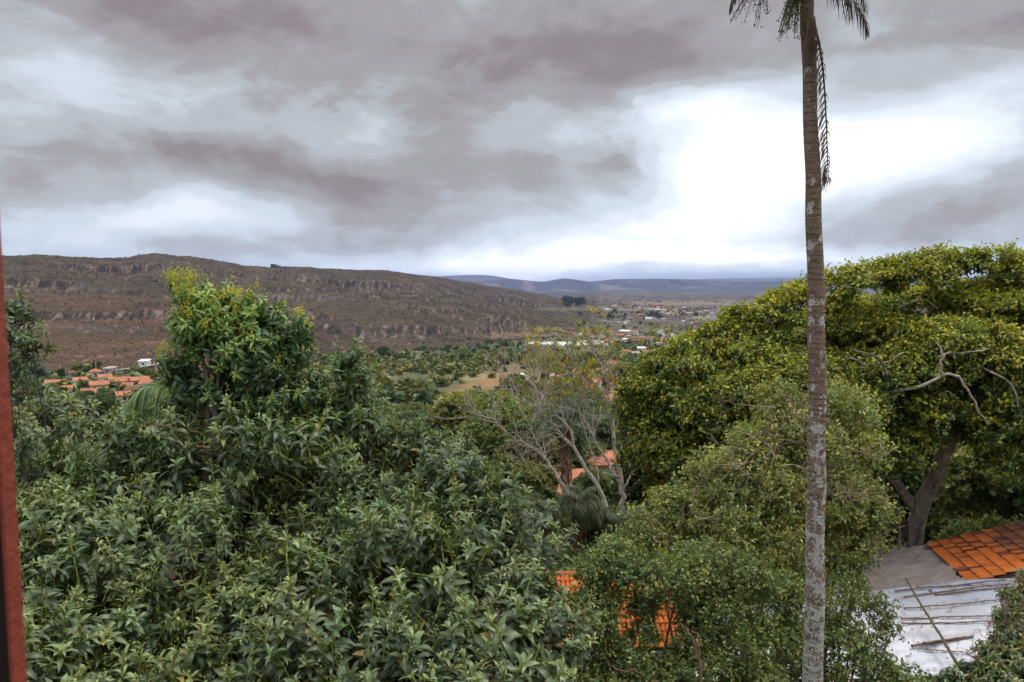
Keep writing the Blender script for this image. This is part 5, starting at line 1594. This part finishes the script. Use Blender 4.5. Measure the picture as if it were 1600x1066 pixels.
def arch(pts_, leaf, n, c, w=.032, hang=.9):
    b = Buf()
    pts = spline([P(*p) for p in pts_], 24)
    b.tube(pts, np.linspace(.02, .006, 24), 5, c)
    V, Q, C_ = [], [], []
    for i in range(n):
        f = 1 + 22 * i / n; k = int(f); q = pts[k] + (pts[k + 1] - pts[k]) * (f - k)
        td = pts[k + 1] - pts[k]; td /= np.linalg.norm(td)
        for s_ in (-1, 1):
            dd = td * .5 + np.array([0, s_ * .8, .15]) + rng.normal(size=3) * .15
            p = q.copy(); wv = np.array([1., 0, 0]) * w * .5; b_ = len(V); cc = np.array(c) * rng.uniform(.7, 1.25)
            ll = leaf * rng.uniform(.75, 1.1)
            for j in range(5):
                ww = wv * (1 - (j / 4) ** 2 * .9)
                V += [p - ww, p + ww]; C_ += [cc, cc]
                dd = dd / np.linalg.norm(dd) + np.array([0, 0, -hang * rng.uniform(.6, 1.2)]); dd /= np.linalg.norm(dd)
                p = p + dd * ll / 4
            Q += [(b_ + 2 * j, b_ + 2 * j + 1, b_ + 2 * j + 3, b_ + 2 * j + 2) for j in range(4)]
    b.add(np.array(V), np.array(Q), np.array(C_))
    b.out('arching_frond', M['frond'], root, origin=pb)
arch([(283, 662, 11.4), (262, 615, 11.3), (240, 600, 11.2), (213, 614, 11.1), (195, 645, 11.0)], .42, 70, (.15, .21, .085))
arch([(300, 690, 11.4), (262, 650, 11.3), (235, 640, 11.2), (205, 655, 11.1), (190, 690, 11.0)], .38, 60, (.12, .17, .07))
arch([(120, 735, 9.4), (140, 690, 9.4), (165, 672, 9.4), (178, 676, 9.4)], .25, 40, (.13, .17, .07), .02)
for i, (px, py, Y, L_) in enumerate([(905, 800, 34, 1.4), (845, 808, 33, 1.2), (955, 822, 35, 1.1)]):
    g = gz(P(px, py, Y)[0], Y)
    lab = ['low shaggy palm with fine hanging dark fronds under the leaning bare tree', 'smaller low palm at the left edge of the shaggy palm clump', 'low palm at the right of the clump by the straight bare trunk'][i]
    palm('low_palm', lab, (P(px, py, Y)[0], Y, g), max(.5, P(px, py - 8, Y)[2] - g), L_, 30, 60 + i, c=(.065, .078, .030), tr=.15, skirt=.8, droop=2.6, leaf=.8, w=.025, nl=36, group='low shaggy palms', trc=(.13, .09, .06))

# ================================================================== trees in the middle distance
print('mid trees')
def proto_tree(seed, Hh, rad, tall, pal, dens, tpls, tone=.2, trunk=.12, lob=14, sat=.12, low=.3):
    r_ = np.random.default_rng(seed); lobes = []
    for i in range(lob):
        a_ = r_.random() * 6.283; q = r_.random() ** .5
        z = Hh * (low + (1 - low) * r_.random() ** .8) - .35 * rad
        k = math.sqrt(max(.08, 1 - ((z / Hh - .55) / .6) ** 2))
        rl = rad * r_.uniform(.3, .5)
        lobes.append((math.cos(a_) * q * rad * k * .75, math.sin(a_) * q * rad * k * .75, z, rl, rl, rl * .75))
    pts, nrm = lobe_points(lobes, dens, r_, (.6, 1.12), -.7, .6)
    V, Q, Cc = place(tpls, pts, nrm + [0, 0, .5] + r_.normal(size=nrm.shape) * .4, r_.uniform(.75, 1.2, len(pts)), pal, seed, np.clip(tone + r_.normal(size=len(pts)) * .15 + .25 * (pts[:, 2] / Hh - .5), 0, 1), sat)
    b = Buf(); fk = np.array([0, 0, Hh * .4])
    b.tube(bend((0, 0, -.6), fk, 6, r_, .05), np.linspace(trunk * 1.2, trunk * .8, 6), 7, (.16, .12, .09))
    for l in lobes[:8]:
        b.tube(spline([fk, (fk + np.array(l[:3])) / 2 + r_.normal(size=3) * .1, l[:3]], 6), np.linspace(trunk * .5, trunk * .1, 6), 5, (.17, .13, .1))
    return (V, Q, Cc, np.concatenate(b.V), np.concatenate(b.Q), np.concatenate(b.C))


MIDT = [sprig_tpl(300 + s, n=34, L=.30, W=.16, rad=.5, stems=2, droop=.3) for s in range(6)]
PALS = {'dark': [(.045, .072, .024), (.13, .16, .045), (.1, .08, .05), (.2, .2, .05)],
        'green': [(.090, .118, .042), (.24, .25, .075), (.12, .1, .06), (.2, .2, .05)],
        'yellow': [(.125, .140, .045), (.30, .29, .065), (.16, .13, .08), (.3, .3, .1)],
        'dry': [(.13, .105, .055), (.20, .17, .08), (.26, .2, .15), (.3, .2, .1)],
        'blue': [(.080, .108, .060), (.17, .20, .10), (.12, .1, .07), (.2, .2, .05)]}
PM = {}
for k, (pn, pl) in enumerate(PALS.items()):
    for v in range(2):
        Vc, Qc, Cc, Vb, Qb, Cb = proto_tree(500 + k * 7 + v, 6.0, 2.7, 1, pl, 5.5 if pn != 'dry' else 2.6, MIDT, trunk=.15, lob=16)
        PM[(pn, v)] = (Vc, Qc, Cc, Vb, Qb, Cb)
PROTO = {}


def mid_tree(px, py, hpx, pn, v, label, cat='tree', group=None, name='leafy_tree', Y=None, wk=1., sink=0):
    """tree whose foot is seen at px,py and which is hpx high"""
    if Y is None:
        p = cast(px, py)
    else:
        p = P(px, py, Y); p[2] = gz(p[0], Y)
    s_ = hpx / F * p[1] / 6.0 if Y is None else (P(px, py - hpx, Y)[2] - p[2]) / 6.0
    key = (pn, v)
    if key not in PROTO:
        Vc, Qc, Cc, Vb, Qb, Cb = PM[key]
        r = empty(name, p, label, cat, group)
        c1 = mesh('crown', Vc, Qc, M['leaf'], r, Cc); t1 = mesh('trunk', Vb, Qb, M['bark'], r, Cb)
        PROTO[key] = (c1.data, t1.data)
    else:
        r = empty(name, p, label, cat, group)
        for nm, me in zip(('crown', 'trunk'), PROTO[key]):
            o = bpy.data.objects.new(nm, me); col.objects.link(o); o.parent = r
    r.scale = (s_ * wk, s_ * wk, s_)
    r.rotation_euler = (0, 0, (px * 7.13 + py) % 6.283)
    return r


COLN = {'dark': 'dark green', 'green': 'mid green', 'yellow': 'yellow-green', 'dry': 'sparse brownish', 'blue': 'grey-green'}
GR = {
    ('trees in the hollow left of the bare trees', 'between left canopy and bare trees'): [
        (690, 735, 96, 'blue', 75), (730, 720, 80, 'green', 85), (655, 700, 60, 'blue', 100), (620, 690, 50, 'green', 110), (760, 735, 118, 'yellow', 72), (800, 745, 110, 'green', 66), (790, 700, 84, 'yellow', 92),
        (745, 690, 74, 'yellow', 110), (700, 672, 50, 'dry', 130), (830, 750, 80, 'dry', 60), (845, 700, 70, 'green', 80), (715, 760, 70, 'dry', 58), (770, 780, 70, 'green', 52), (840, 790, 70, 'yellow', 48), (640, 665, 36, 'green', 150),
        (590, 668, 38, 'blue', 150), (870, 680, 70, 'dark', 100), (850, 650, 50, 'green', 130)],
    ('garden trees around the near houses', 'around the near houses'): [
        (900, 690, 76, 'green', 95), (930, 700, 60, 'blue', 90), (915, 740, 50, 'green', 78), (860, 720, 56, 'dark', 74), (985, 690, 60, 'green', 95), (1015, 600, 30, 'yellow', 170),
        (880, 640, 26, 'green', 160), (930, 800, 70, 'green', 50), (900, 810, 50, 'blue', 46), (985, 800, 60, 'dark', 48), (1010, 790, 80, 'dark', 45), (870, 860, 60, 'green', 38), (940, 850, 60, 'dark', 36),
        (1030, 590, 24, 'yellow', 200), (866, 616, 20, 'yellow', 200), (845, 620, 26, 'dry', 190), (1060, 600, 40, 'green', 180), (1085, 560, 22, 'green', 260)],
    ('trees under and behind the big dome tree', 'behind the big dome tree'): [
        (1500, 860, 170, 'yellow', 36), (1560, 850, 190, 'green', 38), (1600, 830, 190, 'yellow', 42), (1470, 850, 130, 'green', 44), (1530, 830, 150, 'yellow', 46), (1440, 840, 150, 'green', 48), (1390, 850, 150, 'dark', 40), (1350, 860, 190, 'dark', 38),
        (1300, 860, 200, 'dark', 42), (1250, 860, 180, 'dark', 40), (1190, 850, 170, 'dark', 42), (1130, 850, 160, 'dark', 40), (1060, 850, 110, 'dark', 38), (1630, 860, 150, 'green', 34), (1660, 830, 230, 'green', 46), (1580, 800, 200, 'dark', 60),
        (1500, 800, 200, 'dark', 62), (1420, 800, 190, 'green', 60), (1340, 800, 190, 'dark', 62), (1590, 870, 70, 'green', 30), (1530, 862, 50, 'yellow', 29), (1700, 860, 200, 'dark', 38)],
    ('trees around the village on the left', 'around the far left village'): [
        (75, 628, 30, 'green', None), (130, 640, 30, 'dark', None), (170, 632, 26, 'green', None), (215, 635, 20, 'dark', None), (25, 640, 40, 'dry', None), (95, 648, 36, 'green', None), (160, 655, 40, 'dark', None), (225, 590, 16, 'green', None),
        (205, 596, 18, 'green', None), (240, 598, 20, 'green', None), (120, 585, 16, 'yellow', None), (150, 578, 16, 'yellow', None), (40, 598, 34, 'dark', None), (20, 600, 24, 'green', None), (225, 655, 30, 'yellow', None), (270, 640, 34, 'green', None), (98, 588, 14, 'green', None), (135, 583, 12, 'green', None)],
}
for (grp, where), lst in GR.items():
    lst = sorted(lst, key=lambda t_: (t_[0], t_[1]))
    cnt = {}
    for (px, py, hh, pn, Y) in lst:
        cnt[pn] = cnt.get(pn, 0) + 1
        mid_tree(px, py, hh, pn, (px + py) % 2, '%s tree, %s %s' % (COLN[pn], ORD[cnt[pn] - 1].replace('from the left', 'from left'), where), group=grp, Y=Y, wk=1.25 if Y and Y > 100 or Y is None else 1.1)

mid_tree(803, 618, 34, 'dark', 0, 'dense round creeper covered tree in front of the narrow white building', wk=1.15)
mid_tree(789, 571, 13, 'dark', 1, 'flat topped dark tree standing alone in the valley scrub', wk=1.9)
mid_tree(853, 596, 14, 'dark', 0, 'dark bush on the bare ochre ground right of the white building', cat='bush', wk=1.2)
mid_tree(887, 479, 17, 'dark', 1, 'left of the two tall dark trees on the skyline plain', wk=1.2)
mid_tree(905, 480, 16, 'dark', 0, 'right of the two tall dark trees on the skyline plain', wk=1.2)
mid_tree(597, 560, 19, 'dark', 0, 'tallest dark tree rising at the edge of the valley wood', wk=1.1)
mid_tree(648, 625, 20, 'dry', 1, 'rusty brown bush beside the small green field', cat='bush', wk=1.1)

# ---------------- scrub and woods nobody could count
print('woods')
BL_ = [sprig_tpl(400 + s, n=26, L=1.0, W=.8, rad=1.0, stems=1, flat=.8, droop=.1) for s in range(6)]


def scatter(name, label, n, sel, size, pal, seed, squash=.8, dens_leaf=None, m='farleaf', tone=.1, tvar=.2):
    """clumps over the ground, sampled evenly in the view so far slopes are as full as near ones"""
    r_ = np.random.default_rng(seed)
    u = r_.uniform(-.75, .75, n); Y = np.exp(r_.uniform(math.log(sel[0]), math.log(sel[1]), n))
    x = u * Y
    z, ti_ = terrain(x, Y, True)
    X, Yp = pix(np.stack([x, Y, z], -1))
    keep = sel[2](x, Y, z, X, Yp, ti_, r_)
    for (hx, hy, hr) in HPOS:
        keep &= ~((np.abs(x - hx) < hr * .8) & (Y < hy + hr) & (Y > hy - hr * 2.5))
    x, Y, z = x[keep], Y[keep], z[keep]
    s_ = size(Y, r_)
    pos = np.stack([x, Y, z + s_ * .35], -1)
    ax = r_.normal(size=pos.shape) * .25 + [0, 0, 1.]
    V, Q, Cc = place(BL_, pos, ax, s_, pal, seed, np.clip(tone + r_.normal(size=len(pos)) * tvar + .3 * fbm(x / 60, Y / 60, 3, seed), 0, 1), .16)
    print(name, len(pos))
    return tag(mesh(name, V, Q, M[m], None, Cc), label, None, None, 'stuff')


def veg_valley(x, Y, z, X, Yp, t, r):
    d = fbm(x / 45, Y / 45, 4, 301) * .5 + .5
    ok = (t['w'] < .25) & (r.random(len(x)) < .05 + sst(.42, .62, d))
    for (a, b_, c_, d_, e_) in [(700, 620, 150, 14, -.42), (800, 592, 70, 12, -.2), (835, 597, 60, 12, .0), (615, 619, 38, 7, 0), (885, 543, 80, 14, 0)]:
        ca, sa = math.cos(e_), math.sin(e_)
        q = np.hypot(((X - a) * ca + (Yp - b_) * sa) / c_, (-(X - a) * sa + (Yp - b_) * ca) / d_)
        ok &= (q > .95) | (r.random(len(x)) < .10)
    return ok


scatter('woodland', 'green valley scrub and woodland', 26000, (55, 760, veg_valley), lambda Y, r: (1.0 + 1.9 * r.random(len(Y)) ** 2) * np.clip(Y / 250, .6, 1.3), [(.120, .135, .055), (.28, .25, .105), (.12, .1, .06), (.2, .2, .1)], 71, tone=.15, tvar=.2)
scatter('woodland', 'darker tree belt at the foot of the hillside', 9000, (250, 1500, lambda x, Y, z, X, Yp, t, r: (t['w'] < .5) & (r.random(len(x)) < sst(.5, .62, fbm(x / 110, Y / 110, 4, 305) * .5 + .5 + .18 * sst(70, 0, np.abs(Yp - 560)))) & ~((np.abs(X - 885) < 75) & (np.abs(Yp - 542) < 14))),
        lambda Y, r: (1.8 + 2.6 * r.random(len(Y)) ** 2), [(.080, .098, .045), (.18, .185, .08), (.12, .1, .06), (.2, .2, .1)], 73)
scatter('scrub', 'low brown and olive scrub over the rocky hillside', 70000, (300, 3600, lambda x, Y, z, X, Yp, t, r: (t['w'] > .15) & (r.random(len(x)) < .25 + .6 * sst(.4, .65, fbm(x / 70, Y / 70, 4, 307) * .5 + .5))),
        lambda Y, r: np.clip(Y / 1100, .4, 1.4) * (.5 + .9 * r.random(len(Y)) ** 2), [(.085, .070, .042), (.13, .10, .052), (.12, .1, .06), (.2, .2, .1)], 75, tone=.2)
scatter('scrub', 'dark scrub spread over the distant plain', 26000, (700, 6500, lambda x, Y, z, X, Yp, t, r: (t['w'] < .6) & (r.random(len(x)) < sst(.42, .6, fbm(x / 170, Y / 300, 4, 309) * .5 + .5))),
        lambda Y, r: np.clip(Y / 900, 1.0, 3.2) * (.6 + .9 * r.random(len(Y)) ** 2), [(.075, .076, .045), (.13, .115, .065), (.12, .1, .06), (.2, .2, .1)], 77, tone=.15)
scatter('woodland', 'dark green tree belts threading between the town houses', 5500, (600, 2600, lambda x, Y, z, X, Yp, t, r: (t['w'] < .5) & (X > 860) & (r.random(len(x)) < sst(.5, .6, fbm(x / 90, Y / 200, 4, 315) * .5 + .5)) & ~((np.abs(X - 885) < 75) & (np.abs(Yp - 542) < 14))),
        lambda Y, r: (2.2 + 3.2 * r.random(len(Y)) ** 2) * np.clip(Y / 1200, .8, 1.6), [(.060, .078, .040), (.13, .145, .065), (.12, .1, .06), (.2, .2, .1)], 79)
# undergrowth near the house
r_ = np.random.default_rng(80)
n = 9000
x = r_.uniform(-14, 30, n); y = r_.uniform(7, 62, n)
ok = ~((x > 4.5) & (x < 21) & (y > 16.5) & (y < 26.5)) & ~((np.abs(x - 2) < 5) & (y > 20) & (y < 29))
x, y = x[ok], y[ok]
z = terrain(x, y)
V, Q, Cc = place(TUFT, np.stack([x, y, z + .15], -1), r_.normal(size=(len(x), 3)) * .3 + [0, 0, 1.], r_.uniform(.8, 2.2, len(x)), [(.045, .075, .025), (.16, .19, .05), (.1, .08, .04), (.2, .2, .1)], 81, r_.uniform(0, .6, len(x)) * (y > 24), .1)
tag(mesh('undergrowth', V, Q, M['leaf'], None, Cc), 'leafy undergrowth covering the slope below the trees', None, None, 'stuff')

# squared rocks standing on the skyline of the ridge
Yr = float(np.interp(431, DXp, DD))
for i, (px, w_, h_) in enumerate([(428, 14, 7.5), (436, 9, 5.5), (447, 18, 3.5)]):
    rr2 = np.random.default_rng(900 + i)
    p = P(px, 418, Yr - 4); p[2] = gz(p[0], p[1])
    V = []; n_ = 9
    ring = [(-1, -1), (-.3, -1.1), (.5, -1), (1, -.5), (1.05, .4), (.6, 1), (-.4, 1.1), (-1, .5)]
    for k in range(n_):
        f = k / (n_ - 1)
        for (a_, c_) in ring:
            j = 1 - .22 * f ** 2 + rr2.normal() * .11
            V.append((a_ * w_ / 2 * j, c_ * w_ / 2 * j, -6 + f * (h_ + 6 + rr2.normal() * .3)))
    V.append((0, 0, h_ + .4))
    Q = [(k * 8 + q, k * 8 + (q + 1) % 8, (k + 1) * 8 + (q + 1) % 8, (k + 1) * 8 + q) for k in range(n_ - 1) for q in range(8)]
    T3 = [((n_ - 1) * 8 + q, (n_ - 1) * 8 + (q + 1) % 8, n_ * 8) for q in range(8)]
    o = mesh('rock_outcrop', np.array(V), [np.array(Q), np.array(T3)], M['rock'])
    o.location = p
    tag(o, ['tallest squared rock standing on the ridge skyline', 'narrow rock close to the right of the tallest skyline rock', 'low wide rock, rightmost of the three on the ridge skyline'][i], 'rock', 'rocks on the ridge skyline')

# ================================================================== utility poles, road, smoke, haze
M['_'] = None
M['concrete'] = mat('concrete', (.42, .40, .37), rough=.9, var=.1)
PL = [(94, 581, 12, 'utility pole left of the first village lamp, leftmost on the village road'), (103, 592, 14, 'utility pole rising in front of the leftmost village houses'), (150, 580, 14, 'utility pole behind the uppermost orange village roof'),
      (191, 579, 12, 'utility pole on the bend of the village road'), (230, 573, 13, 'utility pole with crossarm at the top of the village road'), (954, 531, 8, 'utility pole in front of the orange roof beyond the bare ground'), (1003, 548, 9, 'thin pole beside the white sheet roof at the edge of town'), (998, 481, 6, 'pole on the far slope among the distant houses'),
      (590, 616, 14, 'thin pole at the left end of the small green field')]
for (px, py, hp_, lab) in PL:
    p = cast(px, py); H_ = hp_ / F * p[1]
    root = empty('utility_pole', p, lab, 'utility pole', 'utility poles along the roads', rz=.3)
    b = Buf(); rd = max(.12, p[1] * .5 / F)
    b.tube([(0, 0, -.5), (0, 0, H_)], [rd, rd * .7], 7); b.out('post', M['concrete'], root)
    b = Buf(); b.box(-H_ * .12, H_ * .12, -rd * .5 - .02, rd * .5, H_ * .9, H_ * .9 + rd * 1.2); b.out('crossarm', M['concrete'], root)

def strip(name, pxs, width, c, lift=.25):
    pts = np.array([cast(*p) for p in pxs]); pts = spline(pts, 60)
    t_ = np.gradient(pts[:, :2], axis=0); t_ /= np.linalg.norm(t_, axis=1)[:, None] + 1e-9
    nn = np.stack([-t_[:, 1], t_[:, 0]], 1)
    L_, R_ = pts[:, :2] + nn * width / 2, pts[:, :2] - nn * width / 2
    V = []
    for a, b_ in zip(L_, R_):
        V += [(a[0], a[1], max(gz(*a), gz(*b_)) + lift), (b_[0], b_[1], max(gz(*a), gz(*b_)) + lift)]
    Q = [(2 * i, 2 * i + 1, 2 * i + 3, 2 * i + 2) for i in range(59)]
    o = mesh(name, V, np.array(Q), mat(name + '_surface', c, rough=.95, var=.2, vs=.3)); tag(o, None, None, None, 'structure')
strip('road', [(60, 590), (100, 586), (150, 583), (195, 579), (225, 575), (245, 572)], 5, (.34, .30, .26))
strip('road', [(1030, 521), (1050, 526), (1075, 531), (1085, 536)], 6, (.40, .35, .31))

M['blob'] = None
def volume_mat(name, c, dens, an=.0):
    m = bpy.data.materials.new(name); m.use_nodes = True
    t = NT(m.node_tree)
    v = t.n('ShaderNodeVolumePrincipled')
    v.inputs['Color'].default_value = (*c, 1); v.inputs['Density'].default_value = dens; v.inputs['Anisotropy'].default_value = an
    o = t.n('ShaderNodeOutputMaterial'); t.nt.links.new(v.outputs[0], o.inputs['Volume'])
    return m
b = Buf(); b.box(-25000, 25000, -25000, 25000, -1400, 330)
hz = b.out('haze', volume_mat('haze_air', (.46, .58, 1.0), 3.4e-5, .2))
tag(hz, 'thin bluish air over the valley', None, None, 'stuff')
# puff of smoke drifting over the distant quarter
p = cast(1118, 507)
V, Q = [], []
bm_pts = [(0, 0, 6, 12), (14, 0, 14, 18), (36, 4, 26, 24), (62, 6, 36, 26)]
import bmesh
bm = bmesh.new()
bmesh.ops.create_icosphere(bm, subdivisions=3, radius=1)
for v in bm.verts:
    c_ = v.co
    k = 1 + .35 * (math.sin(c_.x * 4 + c_.z * 3) * math.cos(c_.y * 3.3)) 
    v.co = (c_.x * 38 * k + 10, c_.y * 22 * k, c_.z * 15 * k + 16 + c_.x * 7)
me = bpy.data.meshes.new('smoke'); bm.to_mesh(me); bm.free()
me.materials.append(volume_mat('smoke_volume', (.75, .82, .95), .008))
o = bpy.data.objects.new('smoke', me); col.objects.link(o); o.location = p
tag(o, 'faint puff of bluish smoke drifting over the distant quarter', None, None, 'stuff')
print('objects', len(bpy.data.objects))
